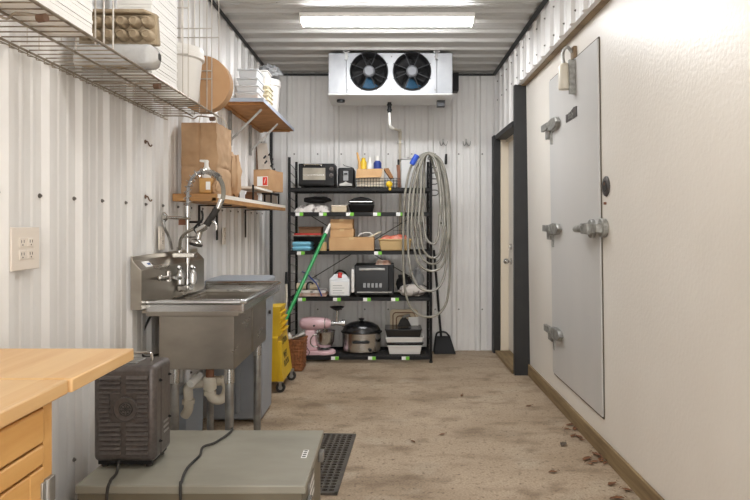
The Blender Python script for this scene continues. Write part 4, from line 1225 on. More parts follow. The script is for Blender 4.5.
# ================================================================== BACK: SHELVING UNIT
RYF, RYB = 5.545, 5.965
RL, RR = -.893, .362
TIERS = [1.553, 1.336, .991, .58, .06]
rk2 = thing('shelving_unit', 'black five tier wire shelving unit against the back wall loaded with kitchen equipment', 'shelving', ((RL + RR) / 2, (RYF + RYB) / 2, 0))
for x_ in (RL, RR):
    for y_ in (RYF, RYB):
        po = obj('post', MB().cyl((x_, y_, .012), (x_, y_, 1.822), .0125, n=14), 'black_metal', rk2)
        obj('foot', MB().cyl((x_, y_, 0), (x_, y_, .014), .016, n=14), 'black_rubber', po)
for z_ in TIERS:
    m_ = MB()
    m_.box(RL, RR, RYF - .006, RYF + .006, z_ - .032, z_ - .004).box(RL, RR, RYB - .006, RYB + .006, z_ - .032, z_ - .004)
    m_.box(RL - .005, RL + .005, RYF, RYB, z_ - .032, z_ - .004).box(RR - .005, RR + .005, RYF, RYB, z_ - .032, z_ - .004)
    for k in range(1, 5): 
        x_ = RL + (RR - RL) * k / 5
        m_.cyl((x_, RYF, z_ - .012), (x_, RYB, z_ - .012), .004, n=6)
    n_w = 13
    for k in range(n_w + 1):
        y_ = RYF + (RYB - RYF) * k / n_w
        m_.cyl((RL, y_, z_ - .004), (RR, y_, z_ - .004), .0032, n=6)
    n_w = 42
    for k in range(n_w + 1):
        x_ = RL + (RR - RL) * k / n_w
        m_.cyl((x_, RYF, z_ - .006), (x_, RYB, z_ - .006), .0022, n=5)
    so = obj('shelf', m_, 'black_metal', rk2)
    tags_ = {0: [], 1: [299.5, 323, 350, 377, 400], 2: [301, 378], 3: [302, 337, 367, 395], 4: [335, 372, 405.5]}[TIERS.index(z_)]
    for px in tags_:
        x_ = X(px, RYF)
        tg = obj('price_tag', MB().box(x_ - .034, x_ + .034, RYF - .010, RYF - .0065, z_ - .034, z_ - .004), 'label_white', so)
        tg2 = MB().box(x_ + .002, x_ + .034, RYF - .0112, RYF - .0102, z_ - .034, z_ - .004)
        tg.data.materials.append(MATS['label_green'])
        bm = bmesh.new(); bm.from_mesh(tg.data)
        off = root_of(tg).location
        vs = [bm.verts.new(Vector(p) - off) for p in tg2.v]
        for f in tg2.f:
            fc = bm.faces.new([vs[i] for i in f]); fc.material_index = 1
        bm.to_mesh(tg.data); bm.free()
# zig-zag side panels
for x_ in (RL, RR):
    m_ = MB()
    z_ = .12
    while z_ < 1.80:
        m_.tube([(x_, RYF, z_), (x_, RYB, z_ - .035)], .003, 5); z_ += .075
    obj('side_ladder', m_, 'black_metal', rk2)
obj('cross_brace', MB().cyl((RL, RYB + .018, .62), (RR - .1, RYB + .018, 1.33), .004, n=6).cyl((RL + .1, RYB + .026, 1.33), (RR, RYB + .026, .62), .004, n=6), 'black_metal', rk2)
m_ = MB()
for k in range(9):
    x_ = .03 + k * .04
    m_.cyl((x_, RYB + .012, 1.0), (x_, RYB + .012, 1.32), .0018, n=5)
for k in range(5): m_.cyl((.03, RYB + .012, 1.03 + k * .07), (.35, RYB + .012, 1.03 + k * .07), .0018, n=5)
obj('back_grid', m_, 'black_metal', rk2)
for k, z_ in enumerate((1.70, 1.60, 1.50)):
    pts = smoothpath([(RR + .010, RYF, z_ + .03), (RR + .05, RYF - .01, z_ + .028), (RR + .068, RYF - .01, z_ + .01), (RR + .05, RYF - .01, z_ - .015), (RR + .010, RYF, z_ - .018)], 4)
    obj('side_hook', MB().tube(pts, .0045, 6), 'black_metal', rk2)
obj('hose_peg', MB().tube([(RR - .002, RYF - .010, 1.795), (.337, RYF - .022, 1.805), (.336, RYF - .04, 1.808), (.336, RYF - .16, 1.810)], .005, 8), 'black_metal', rk2)

# ---------------- top tier
z0 = TIERS[0] + .0005
y0 = 5.58
t = thing('toaster_oven', 'black countertop toaster oven with a pale window at the left end of the top tier', 'toaster oven', (X(316.5, y0), 5.7, z0))
ox0, ox1, oz0, oz1 = X(298.5, y0), X(334.5, y0), z0 + .016, Z(163.5, y0)
obj('body', MB().box(ox0, ox1, y0, y0 + .27, oz0, oz1), 'black_plastic', t, bev=.007)
dr = obj('door', MB().box(ox0 + .006, ox0 + .245, y0 - .010, y0 - .0005, oz0 + .012, oz1 - .016), 'black_plastic', t, bev=.004)
obj('window', MB().box(X(303, y0), X(325.5, y0), y0 - .0125, y0 - .0102, Z(180, y0), Z(168, y0)), 'oven_glass', dr, bev=.001)
obj('rack_glint', MB().box(X(303, y0) + .01, X(325, y0) - .01, y0 - .0135, y0 - .0126, Z(175.5, y0), Z(174.8, y0)), 'stainless_bright', dr)
obj('door_handle', MB().cyl((ox0 + .05, y0 - .028, oz1 - .010), (ox0 + .215, y0 - .028, oz1 - .010), .006, n=10).box(ox0 + .055, ox0 + .063, y0 - .028, y0 - .008, oz1 - .024, oz1 - .006).box(ox0 + .202, ox0 + .21, y0 - .028, y0 - .008, oz1 - .024, oz1 - .006), 'stainless_bright', dr)
for py in (169, 175.3):
    p = at(331.3, py, y0)
    obj('knob', MB().cyl(p, p + Vector((0, -.006, 0)), .020, n=18).cyl(p + Vector((0, -.006, 0)), p + Vector((0, -.024, 0)), .015, .012, n=18), 'heater_paint', t)
for xx in (ox0 + .03, ox1 - .03):
    for yy in (y0 + .03, y0 + .24): obj('foot', MB().cyl((xx, yy, z0), (xx, yy, oz0 + .002), .011), 'black_rubber', t)
t = thing('toaster', 'black upright toaster with chrome lower trim between the toaster oven and the open box', 'toaster', (X(346, y0), 5.7, z0))
ax0, ax1, az1 = X(337.5, y0), X(354, y0), Z(167.5, y0)
obj('body', MB().box(ax0, ax1, y0 + .01, y0 + .28, z0 + .008, az1), 'black_plastic', t, bev=.018, seg=3)
obj('trim', MB().prism([(ax0 + .018, z0 + .018), (ax1 - .018, z0 + .018), (ax1 - .018, z0 + .036), ((ax0 + ax1) / 2 + .02, z0 + .045), ((ax0 + ax1) / 2, z0 + .058), ((ax0 + ax1) / 2 - .02, z0 + .045), (ax0 + .018, z0 + .036)], 'y', y0 + .004, y0 + .011), 'galvanized', t)
obj('slot_plate', MB().box((ax0 + ax1) / 2 - .022, (ax0 + ax1) / 2 + .022, y0 + .006, y0 + .0105, z0 + .065, az1 - .03), 'grey_plastic', t)
obj('lever', MB().box((ax0 + ax1) / 2 - .014, (ax0 + ax1) / 2 + .014, y0 - .012, y0 + .007, z0 + .118, z0 + .130), 'black_plastic', t, bev=.003)
obj('top_slot', MB().box(ax0 + .035, ax0 + .055, y0 + .04, y0 + .25, az1 - .001, az1 + .001).box(ax1 - .055, ax1 - .035, y0 + .04, y0 + .25, az1 - .001, az1 + .001), 'dark_glass', t)
obj('base', MB().box(ax0 + .01, ax1 - .01, y0 + .02, y0 + .27, z0, z0 + .010), 'black_rubber', t)
obj('power_cord', MB().tube(smoothpath([(ax1 - .01, 5.80, az1 - .02), (ax1 - .02, 5.78, az1 + .012), (ax0 + .06, 5.74, az1 + .028), (ax0 + .04, 5.72, az1 + .04)], 5), .003, 6), 'black_rubber', t)

# wire basket and open box
t = thing('wire_basket', 'shallow black wire basket holding an open cardboard box on the top tier', 'basket', (X(376, y0), 5.70, z0))
wx_0, wx_1, wh = X(356, y0), X(399.5, y0), .085
m_ = MB()
for k in range(16):
    x_ = wx_0 + (wx_1 - wx_0) * k / 15
    m_.tube([(x_, y0 + .005, z0 + .004), (x_, y0 - .006, z0 + wh)], .0019, 5)
    m_.tube([(x_, y0 + .26, z0 + .004), (x_, y0 + .27, z0 + wh)], .0019, 5)
    m_.tube([(x_, y0 + .005, z0 + .004), (x_, y0 + .26, z0 + .004)], .0019, 5)
for f in (0, .33, .66, 1):
    a = .005 - .011 * f; z_ = z0 + .004 + (wh - .004) * f
    m_.tube([(wx_0, y0 + a, z_), (wx_1, y0 + a, z_), (wx_1, y0 + .265, z_), (wx_0, y0 + .265, z_)], .0024 if f in (0, 1) else .0018, 5, closed=True)
obj('wires', m_, 'black_metal', t)
t = thing('open_box', 'open cardboard box of spray bottles standing in the black wire basket', 'box', (X(370, y0), 5.71, z0 + .007))
qx0, qx1, qz0, qz1 = X(357, 5.6), X(384, 5.6), z0 + .008, Z(169, 5.6)
m_ = MB(); th = .004
m_.box(qx0, qx1, 5.60, 5.604, qz0, qz1).box(qx0, qx1, 5.816, 5.82, qz0, qz1).box(qx0, qx0 + th, 5.60, 5.82, qz0, qz1).box(qx1 - th, qx1, 5.60, 5.82, qz0, qz1).box(qx0, qx1, 5.60, 5.82, qz0, qz0 + th)
obj('carton', m_, 'cream_paint', t)
obj('front_flap', MB().hexa([(qx0 - .01, 5.545, qz1 - .085), (qx1 - .025, 5.55, qz1 - .075), (qx1 - .025, 5.553, qz1 - .073), (qx0 - .01, 5.548, qz1 - .083)], [(qx0, 5.598, qz1), (qx1 - .01, 5.598, qz1 + .004), (qx1 - .01, 5.601, qz1 + .004), (qx0, 5.601, qz1)]), 'cardboard_light', t, smooth=0)
obj('side_flap', MB().hexa([(qx1 + .055, 5.60, qz1 - .085), (qx1 + .085, 5.60, qz1 - .075), (qx1 + .085, 5.78, qz1 - .075), (qx1 + .055, 5.78, qz1 - .085)], [(qx1 - .002, 5.60, qz1 + .004), (qx1 + .04, 5.60, qz1 + .01), (qx1 + .04, 5.80, qz1 + .01), (qx1 - .002, 5.80, qz1 + .004)]), 'cardboard_edge', t, smooth=0)
bz_ = qz0 + .005
def bottle(name, label, px, py_top, Yb, r, body, cap, mb_, mc_, caph=.03):
    x_ = X(px, Yb); top = Z(py_top, Yb)
    tt = thing(name, label, 'bottle', (x_, Yb, bz_), 'cleaning bottles in the open box')
    obj('body', MB().lathe([(r * .95, bz_), (r, bz_ + .004), (r, top - caph - .018), (r * .6, top - caph)], (x_, Yb, 0), 20), mb_, tt)
    obj('cap', MB().lathe([(r * .62, top - caph), (r * .62, top - .004), (r * .5, top)], (x_, Yb, 0), 16), mc_, tt)
    return tt
bottle('spray_bottle', 'yellow bottle sticking out of the open box on the top tier', 363.5, 158, 5.66, .030, 0, 0, 'yellow_plastic', 'yellow_plastic', .02)
bottle('spray_bottle', 'white capped bottle with pale green body in the middle of the open box', 370, 157.5, 5.70, .028, 0, 0, 'white_plastic', 'white_plastic', .04)
bottle('spray_bottle', 'dark blue bottle with a round white cap at the right of the open box', 377.5, 156, 5.67, .036, 0, 0, 'blue_plastic', 'white_plastic', .045)
bottle('spray_bottle', 'pale blue grey bottle at the right edge of the open box', 381.5, 168, 5.74, .018, 0, 0, 'tote_blue', 'fan_blue', .03)
p = at(357.2, 152.5, 5.64)
t = thing('wooden_brush', 'wooden brush handle standing up from the left corner of the open box', 'brush', (p.x, 5.64, bz_))
obj('handle', MB().tube([(p.x + .022, 5.62, bz_ + .06), (p.x + .020, 5.62, p.z - .09), (p.x + .006, 5.64, p.z - .03), (p.x, 5.64, p.z)], [.011, .012, .010, .008], 10), 'wood_light', t)
obj('head', MB().box(p.x + .012, p.x + .032, 5.612, 5.628, bz_ + .0, bz_ + .07), 'wood_light', t, bev=.005)

t = thing('metal_canister', 'silver boxy canister with a dark rim on the top tier behind the hose', 'canister', (X(411, 5.66), 5.76, z0))
c0, c1, cz1 = X(401, 5.66), X(423, 5.66), Z(158, 5.66)
obj('body', MB().box(c0, c1, 5.66, 5.88, z0, cz1 - .012), 'pan_white', t, bev=.006)
obj('lid', MB().box(c0 - .006, c1 + .004, 5.652, 5.888, cz1 - .012, cz1), 'galvanized', t, bev=.003)
obj('lid_knob', MB().cyl(((c0 + c1) / 2 - .03, 5.77, cz1), ((c0 + c1) / 2 - .03, 5.77, cz1 + .015), .010), 'black_plastic', t)
t = thing('knife_block', 'slim reddish brown wooden block between the yellow ball and the silver canister', 'block', (X(398.5, 5.62), 5.66, z0))
k0, k1 = X(396.8, 5.62), X(401, 5.62) - .002
obj('block', MB().prism([(k0 + .006, z0), (k1, z0), (k1 - .004, Z(172, 5.62)), (k1 - .008, Z(165, 5.62)), (k0 - .004, Z(165, 5.62)), (k0 + .002, Z(172, 5.62))], 'y', 5.615, 5.65), 'rust_brown', t, bev=.003)
obj('handle', MB().cyl(at(398.5, 165, 5.635), at(398.5, 159.5, 5.635), .010, n=10), 'black_plastic', t)
yb_ = at(389.3, 186.3, 5.545)
t = thing('yellow_ball', 'small yellow ball with a stub perched on the front edge of the top tier', 'ball', (yb_.x, 5.545, z0))
obj('ball', MB().sph((yb_.x, 5.55, z0 + .029), .030, 18, 12), 'yellow_plastic', t)
obj('stub', MB().cyl((yb_.x + .004, 5.522, z0 + .008), (yb_.x + .006, 5.520, z0 - .026), .009, .011, n=12), 'yellow_plastic', t)

# ---------------- second tier
z0 = TIERS[1] + .0005
def pile(x0, x1, y0_, y1_, z_, h, seed, amp=.35):
    def f(u, v):
        x = x0 + (x1 - x0) * u; y = y0_ + (y1_ - y0_) * v
        e = min(1, 6 * min(u, 1 - u)) * min(1, 6 * min(v, 1 - v))
        n_ = mnoise.noise(Vector((x * 16 + seed, y * 16, seed))) + .5 * mnoise.noise(Vector((x * 36, y * 36, seed)))
        return (x + .012 * mnoise.noise(Vector((v * 8, seed, 2))), y + .012 * mnoise.noise(Vector((u * 8, seed, 5))), z_ + h * (e ** .5) * (.75 + amp * n_))
    m_ = MB().grid(f, 26, 16)
    # close underneath
    n0 = len(m_.v)
    def g(u, v): return (x0 + (x1 - x0) * u, y0_ + (y1_ - y0_) * v, z_)
    return m_.grid(g, 2, 2)
solo('cloth_pile', pile(X(294, 5.58), X(329.5, 5.58), 5.585, 5.84, z0, .082, 3.1), 'white_cloth', 'rumpled pale patterned cloth at the left end of the second tier', 'cloth', smooth=40)
m_ = crumple((X(317, 5.68), 5.70, z0 + .112), .125, .10, .030, .35, 2.6, 4.0, zmin=z0 + .085)
solo('cloth_pile', m_, 'black_cloth', 'crumpled black cloth lying on top of the pale cloth on the second tier', 'cloth', smooth=40)
t = thing('carton', 'small flat cream carton between the cloths and the press grill', 'carton', (X(339, 5.6), 5.68, z0))
obj('box', MB().box(X(331.5, 5.6), X(346.5, 5.6), 5.60, 5.78, z0, z0 + .050), 'beige_tray', t, bev=.002)
obj('lid', MB().box(X(331, 5.6), X(347, 5.6), 5.596, 5.784, z0 + .050, z0 + .063), 'cream_paint', t, bev=.002)
t = thing('press_grill', 'black and silver electric press grill on the second tier below the open box', 'grill', (X(361, 5.6), 5.7, z0))
g0, g1 = X(348, 5.6), X(374, 5.6)
obj('base', MB().hexa([(g0 + .02, 5.62, z0), (g1 - .02, 5.62, z0), (g1 - .02, 5.86, z0), (g0 + .02, 5.86, z0)], [(g0, 5.585, z0 + .072), (g1, 5.585, z0 + .072), (g1, 5.88, z0 + .072), (g0, 5.88, z0 + .072)]), 'black_plastic', t, bev=.008)
ps = [(g0 + .004, z0 + .080), (g1 - .004, z0 + .080), (g1 - .002, z0 + .100), (g1 - .05, z0 + .128), ((g0 + g1) / 2, z0 + .138), (g0 + .05, z0 + .126), (g0 + .002, z0 + .100)]
obj('lid', MB().prism(ps, 'y', 5.60, 5.87), 'black_plastic', t, bev=.008)
obj('band', MB().box(g0 + .012, g1 - .012, 5.590, 5.60, z0 + .088, z0 + .099), 'stainless_bright', t, bev=.003)
obj('handle', MB().tube([(g0 + .06, 5.60, z0 + .118), (g0 + .06, 5.572, z0 + .120), (g1 - .06, 5.572, z0 + .120), (g1 - .06, 5.60, z0 + .118)], .008, 8), 'black_plastic', t)
obj('hinge_bar', MB().box(g0 + .03, g1 - .03, 5.61, 5.86, z0 + .070, z0 + .082), 'black_plastic', t)

# ---------------- third tier
z0 = TIERS[2] + .0005
for k, lab in enumerate(('pale blue foam egg carton at the bottom left of the third tier', 'pale blue foam egg carton lying on another blue one on the third tier')):
    za = z0 + k * .040
    t = thing('foam_carton', lab, 'egg carton', (X(301.5, 5.6), 5.7, za), 'blue cartons on the third tier')
    obj('tray', MB().hexa([(X(293, 5.6), 5.60, za), (X(310, 5.6), 5.60, za), (X(310, 5.6), 5.85, za), (X(293, 5.6), 5.85, za)], [(X(292, 5.6), 5.59, za + .020), (X(311, 5.6), 5.59, za + .020), (X(311, 5.6), 5.86, za + .020), (X(292, 5.6), 5.86, za + .020)]), 'blue_foam', t, bev=.004)
    obj('lid', MB().hexa([(X(292, 5.6), 5.588, za + .0205), (X(311, 5.6), 5.588, za + .0205), (X(311, 5.6), 5.86, za + .0205), (X(292, 5.6), 5.86, za + .0205)], [(X(293.5, 5.6), 5.60, za + .0385), (X(309.5, 5.6), 5.60, za + .0385), (X(309.5, 5.6), 5.85, za + .0385), (X(293.5, 5.6), 5.85, za + .0385)]), 'blue_foam', t, bev=.004)
t = thing('crate', 'open black crate behind the blue egg cartons carrying the red tray', 'crate', (X(307, 5.66), 5.78, z0))
zc_ = Z(236.3, 5.66)
m_ = MB()
m_.box(X(294, 5.66), X(321.5, 5.66), 5.90, 5.91, z0, zc_).box(X(294, 5.66), X(294, 5.66) + .008, 5.63, 5.91, z0 + .08, zc_).box(X(321.5, 5.66) - .008, X(321.5, 5.66), 5.63, 5.91, z0, zc_).box(X(294, 5.66), X(321.5, 5.66), 5.63, 5.91, zc_ - .008, zc_)
m_.box(X(294, 5.66), X(294, 5.66) + .008, 5.862, 5.91, z0, zc_)
obj('shell', m_, 'black_plastic', t, smooth=0)
t = thing('baking_tray', 'flat pinkish red rimmed tray on top of the black crate, third tier', 'tray', (X(307, 5.66), 5.76, zc_))
obj('tray', MB().hexa([(X(293.5, 5.64), 5.63, zc_ + .001), (X(321.5, 5.64), 5.63, zc_ + .001), (X(321.5, 5.64), 5.90, zc_ + .001), (X(293.5, 5.64), 5.90, zc_ + .001)], [(X(291.5, 5.64), 5.62, zc_ + .012), (X(322.5, 5.64), 5.62, zc_ + .012), (X(322.5, 5.64), 5.91, zc_ + .012), (X(291.5, 5.64), 5.91, zc_ + .012)]), 'towel', t)
obj('contents', MB().box(X(294, 5.64), X(321, 5.64), 5.635, 5.88, zc_ + .0125, zc_ + .026), 'red_plastic', t, bev=.004)
t = thing('brown_box', 'flat brown carton lying in the red tray on the third tier', 'box', (X(310, 5.66), 5.75, zc_ + .027))
obj('box', MB().box(X(299, 5.66), X(321, 5.66), 5.65, 5.86, zc_ + .0265, zc_ + .075), 'brown_box', t, bev=.002)
obj('lid', MB().box(X(298.6, 5.66), X(321.4, 5.66), 5.645, 5.865, zc_ + .0755, zc_ + .088), 'brown_box', t, bev=.002)
t = thing('tape_roll', 'tan roll standing on the third tier between the crate and the cardboard boxes', 'roll', (X(324, 5.6), 5.6, z0))
rx_ = X(322.8, 5.6)
obj('roll', MB().lathe([(.022, 0), (.036, 0), (.036, .075), (.022, .075)], (rx_, 5.60, z0), 24), 'tan_plastic', t)
obj('core', MB().lathe([(.017, 0), (.0215, 0), (.0215, .076), (.017, .076)], (rx_, 5.60, z0), 20), 'label_white', t)
def carton(label, pa_, pb_, za, zb, ya, yb2, flap=True):
    t = thing('cardboard_box', label, 'box', ((X(pa_, ya) + X(pb_, ya)) / 2, (ya + yb2) / 2, za), 'cardboard boxes stacked on the third tier')
    obj('carton', MB().box(X(pa_, ya), X(pb_, ya), ya, yb2, za, zb), 'cardboard_light', t, bev=.002)
    xm = (X(pa_, ya) + X(pb_, ya)) / 2
    obj('tape', MB().box(xm - .02, xm + .02, ya - .0008, yb2 - .01, zb - .02, zb + .0008), 'tan_plastic', t)
    return t
zA = Z(237.3, 5.575)
carton('long low cardboard box at the bottom of the box stack on the third tier', 329, 374, z0, zA, 5.575, 5.90)
carton('middle cardboard box of the stack, lying on the long low box', 330.3, 353.5, zA + .001, zA + .074, 5.60, 5.86)
carton('topmost cardboard box of the stack on the third tier', 330.3, 352.5, zA + .0755, zA + .162, 5.595, 5.85)
t = thing('white_ladle', 'white plastic utensil with a looped handle on the long cardboard box', 'utensil', (X(370, 5.62), 5.64, zA + .001))
obj('loop', MB().tube(smoothpath([(X(358, 5.64), 5.66, zA + .007), (X(361, 5.64), 5.655, zA + .030), (X(366, 5.64), 5.65, zA + .042), (X(371, 5.64), 5.645, zA + .034), (X(373, 5.64), 5.64, zA + .007)], 5), .006, 8), 'white_plastic', t)
obj('blade', MB().hexa([(X(368, 5.63), 5.61, zA + .002), (X(372, 5.63), 5.61, zA + .002), (X(373, 5.63), 5.66, zA + .002), (X(369, 5.63), 5.66, zA + .002)], [(X(378, 5.63), 5.61, zA + .042), (X(382, 5.63), 5.61, zA + .052), (X(382, 5.63), 5.66, zA + .056), (X(378, 5.63), 5.66, zA + .048)]), 'cream_plastic', t, bev=.003)
t = thing('storage_tray', 'tan rectangular tub heaped with red and white packets on the third tier', 'tub', (X(395, 5.6), 5.7, z0))
s0, s1, szt = X(379, 5.58), X(411.5, 5.58), Z(238.8, 5.58)
m_ = MB()
bt_ = [(s0 + .015, 5.60), (s1 - .015, 5.60), (s1 - .015, 5.86), (s0 + .015, 5.86)]; tp_ = [(s0, 5.58), (s1, 5.58), (s1, 5.88), (s0, 5.88)]
m_.hexa([(x, y, z0) for x, y in bt_], [(x, y, szt - .012) for x, y in tp_])
obj('tub', m_, 'tan_plastic', t, bev=.008)
obj('rim', MB().tube([(x, y, szt - .008) for x, y in tp_], .008, 8, closed=True), 'tan_plastic', t)
solo('food_packets', pile(s0 + .016, s1 - .016, 5.597, 5.862, szt - .0112, .046, 8.3, .5), 'orange_stuff', 'heap of red and white packets filling the tan tub on the third tier', 'packets', smooth=25)

# ---------------- fourth tier
z0 = TIERS[3] + .0005
for k, (lab, mm) in enumerate((('lower folded towel at the left end of the fourth tier', 'towel'), ('upper folded towel with grey stripes at the left end of the fourth tier', 'white_cloth'))):
    za = z0 + k * .029
    tw = MB()
    a, b = X(295.5 + k, 5.58), X(325.5 - k, 5.58)
    tw.prism([(a, za), (b, za), (b + .01, za + .008), (b + .006, za + .022), (b - .01, za + .028), (a + .01, za + .028), (a - .004, za + .020), (a - .008, za + .008)], 'y', 5.585, 5.80)
    solo('folded_towel', tw, mm, lab, 'towel', 'folded towels on the fourth tier', bev=.004)
zt_ = z0 + .058
t = thing('hand_mixer', 'pale grey bundle of rolls with a dark clip lying on the folded towels', 'roll', (X(309, 5.62), 5.68, zt_))
for (pa, pb, r_, yy) in ((297, 307.5, .030, 5.63), (310, 318.5, .031, 5.64)):
    obj('roll', MB().cyl((X(pa, yy), yy, zt_ + r_), (X(pb, yy), yy, zt_ + r_), r_, n=20), 'beige_tray', t)
obj('clip', MB().tube(smoothpath([(X(307, 5.6), 5.60, zt_ + .004), (X(307, 5.6), 5.595, zt_ + .05), (X(310, 5.6), 5.60, zt_ + .07), (X(313, 5.6), 5.61, zt_ + .055)], 5), .007, 8), 'black_plastic', t)
obj('top_pack', MB().box(X(298, 5.66), X(318, 5.66), 5.66, 5.76, zt_ + .001, zt_ + .088), 'grey_plastic', t, bev=.01)
t.name = 'paper_roll_bundle'
solo('blue_rod', MB().tube([(X(301, 5.72), 5.80, Z(272, 5.75)), (X(307, 5.68), 5.70, Z(274, 5.7)), (X(317, 5.60), 5.575, Z(284, 5.58)), (X(322, 5.58), 5.57, z0 + .006)], .006, 8), 'blue_plastic', 'thin bent blue rod leaning over the towels on the fourth tier', 'rod')
t = thing('plastic_jug', 'translucent square jug with a red cap left of the microwave', 'jug', (X(339, 5.6), 5.67, z0))
j0, j1 = X(328.8, 5.6), X(350, 5.6)
obj('body', MB().box(j0, j1, 5.60, 5.76, z0, Z(279, 5.6)), 'clear_plastic', t, bev=.015, seg=3)
obj('contents', MB().box(j0 + .02, j1 - .012, 5.597, 5.5995, z0 + .012, Z(282, 5.6)), 'label_white', t)
pr_ = MB()
for k in range(4): pr_.box(j0 + .035, j1 - .05 - .02 * (k % 2), 5.5958, 5.5968, z0 + .03 + k * .022, z0 + .034 + k * .022)
obj('label_print', pr_, 'grey_plastic', t.children[-1])
xm = (j0 + j1) / 2
obj('shoulder', MB().hexa([(j0 + .004, 5.612, Z(279.3, 5.6)), (j1 - .008, 5.612, Z(279.3, 5.6)), (j1 - .008, 5.75, Z(279.3, 5.6)), (j0 + .008, 5.75, Z(279.3, 5.6))], [(xm - .05, 5.64, Z(274.5, 5.6)), (xm + .05, 5.64, Z(274.5, 5.6)), (xm + .05, 5.72, Z(274.5, 5.6)), (xm - .05, 5.72, Z(274.5, 5.6))]), 'clear_plastic', t, bev=.006)
obj('cap', MB().cyl((xm + .002, 5.625, Z(278.5, 5.6)), (xm + .002, 5.655, Z(274, 5.6)), .021, n=18), 'red_plastic', t)
obj('handle', MB().tube(smoothpath([(xm - .06, 5.68, Z(278, 5.6)), (xm - .035, 5.68, Z(273, 5.6)), (xm, 5.68, Z(271.3, 5.6)), (xm + .04, 5.68, Z(273, 5.6)), (xm + .07, 5.68, Z(278, 5.6))], 5), .008, 8), 'black_plastic', t)
t = thing('microwave_oven', 'black microwave oven with a grey bar and a row of small symbols on its front', 'microwave', (X(374, 5.57), 5.72, z0))
m0, m1, mz1 = X(354.5, 5.57), X(394, 5.57), Z(265, 5.57)
obj('body', MB().box(m0, m1, 5.57, 5.90, z0 + .014, mz1), 'black_plastic', t, bev=.005)
for xx in (m0 + .03, m1 - .03):
    for yy in (5.60, 5.86): obj('foot', MB().cyl((xx, yy, z0), (xx, yy, z0 + .016), .014), 'black_rubber', t)
dr = obj('door', MB().box(m0 + .004, m1 - .050, 5.556, 5.569, z0 + .022, mz1 - .008), 'dark_glass', t, bev=.003)
obj('bar_handle', MB().box(X(359, 5.56), X(385, 5.56), 5.542, 5.557, Z(270.3, 5.56), Z(267.8, 5.56)), 'galvanized', dr, bev=.004)
m_ = MB()
for k in range(5):
    xx = X(364.6 + k * 4, 5.555); m_.box(xx - .011, xx + .011, 5.5535, 5.5555, Z(287.6, 5.555), Z(283.2, 5.555))
obj('symbols', m_, 'grey_plastic', dr)
obj('lower_trim', MB().box(X(357, 5.56), X(392, 5.56), 5.552, 5.557, Z(292.6, 5.56), Z(291.6, 5.56)), 'galvanized', dr)
obj('control_panel', MB().box(m1 - .046, m1 - .004, 5.558, 5.569, z0 + .022, mz1 - .008), 'black_plastic', t, bev=.002)
obj('side_guard', MB().box(X(351.3, 5.58), m0 - .001, 5.562, 5.86, z0 + .038, Z(269.5, 5.57)), 'white_plastic', t, bev=.008)
solo('folded_cloth', pile(X(375.5, 5.60), X(391, 5.60), 5.59, 5.74, mz1 + .001, .042, 12.0), 'towel', 'pale folded cloth lying on top of the microwave', 'cloth', smooth=40)
solo('plastic_bag', crumple((X(404, 5.74), 5.78, z0 + .095), .068, .08, .090, .3, 2.4, 21.0, zmin=z0), 'black_cloth', 'crumpled black bag right of the microwave on the fourth tier', 'bag', smooth=40)
solo('plastic_bag', crumple((X(418, 5.74), 5.84, z0 + .115), .055, .07, .120, .35, 2.6, 33.0, zmin=z0, xmax=RR - .014), 'grey_plastic', 'crumpled dark grey bag at the right rear of the fourth tier', 'bag', smooth=40)
solo('plastic_bag', crumple((X(412.5, 5.6), 5.63, z0 + .050), .120, .050, .054, .25, 3.4, 44.0, zmin=z0, xmax=RR - .014), 'white_cloth', 'flat pale plastic bag of packets at the right front of the fourth tier', 'bag', smooth=40)

# ---------------- bottom tier
z0 = TIERS[4] + .0005
MY = 5.65
t = thing('stand_mixer', 'pink stand mixer with a steel bowl and a grinder attachment on the bottom tier', 'mixer', (X(318, MY), MY, z0))
def MX(px): return X(px, MY)
def MZ(py): return Z(py, MY)
obj('base', MB().lathe([(.001, 0), (.094, 0), (.100, .004), (.098, .024), (.085, .034), (.001, .036)], (MX(325), MY, z0), 32, sx=.98, sy=1.0).box(MX(304.5), MX(325), MY - .085, MY + .085, z0, z0 + .034), 'pink_enamel', t, bev=.004)
ped = MB()
prf = [(MX(304.5), z0 + .03, .060), (MX(305), z0 + .12, .05), (MX(305.5), MZ(330), .046)]
ped.hexa([(MX(304.5), MY - .07, z0 + .03), (MX(318.5), MY - .055, z0 + .03), (MX(318.5), MY + .055, z0 + .03), (MX(304.5), MY + .07, z0 + .03)],
         [(MX(305.5), MY - .05, MZ(329)), (MX(316), MY - .045, MZ(329)), (MX(316), MY + .045, MZ(329)), (MX(305.5), MY + .05, MZ(329))])
obj('pedestal', ped, 'pink_enamel', t, bev=.016, seg=3)
RYm = Matrix.Rotation(math.pi/2, 3, 'Y')   # local z -> +x
hl = MX(331) - MX(299.5)
prof = [(.001, 0), (.035, .004), (.058, .025), (.068, .07), (.070, .14), (.066, .20), (.056, .245), (.044, hl - .012), (.030, hl), (.001, hl)]
obj('head', MB().lathe(prof, (MX(299.5), MY, MZ(323.3)), 28, M=RYm, sx=.86, sy=.95), 'pink_enamel', t)
obj('trim_band', MB().lathe([(.0575, 0), (.0595, 0), (.0595, .008), (.0575, .008)], (MX(326.2) - .012, MY, MZ(323.3)), 28, M=RYm, sx=.86, sy=.95), 'chrome', t)
obj('speed_lever', MB().cyl((MX(315), MY - .067, MZ(324.5)), (MX(315), MY - .080, MZ(324.5)), .009, n=12), 'ink', t)
obj('beater_shaft', MB().cyl((MX(324.5), MY, MZ(334)), (MX(324.5), MY, MZ(328.5)), .028, n=18), 'chrome', t)
obj('bowl', MB().lathe([(.05, 0), (.055, .004), (.030, .010), (.066, .030), (.088, .075), (.094, .135), (.098, .165), (.100, .168), (.096, .168), (.090, .13), (.084, .075), (.062, .032), (.001, .022)], (MX(324.5), MY, z0 + .037), 32), 'stainless_bright', t)
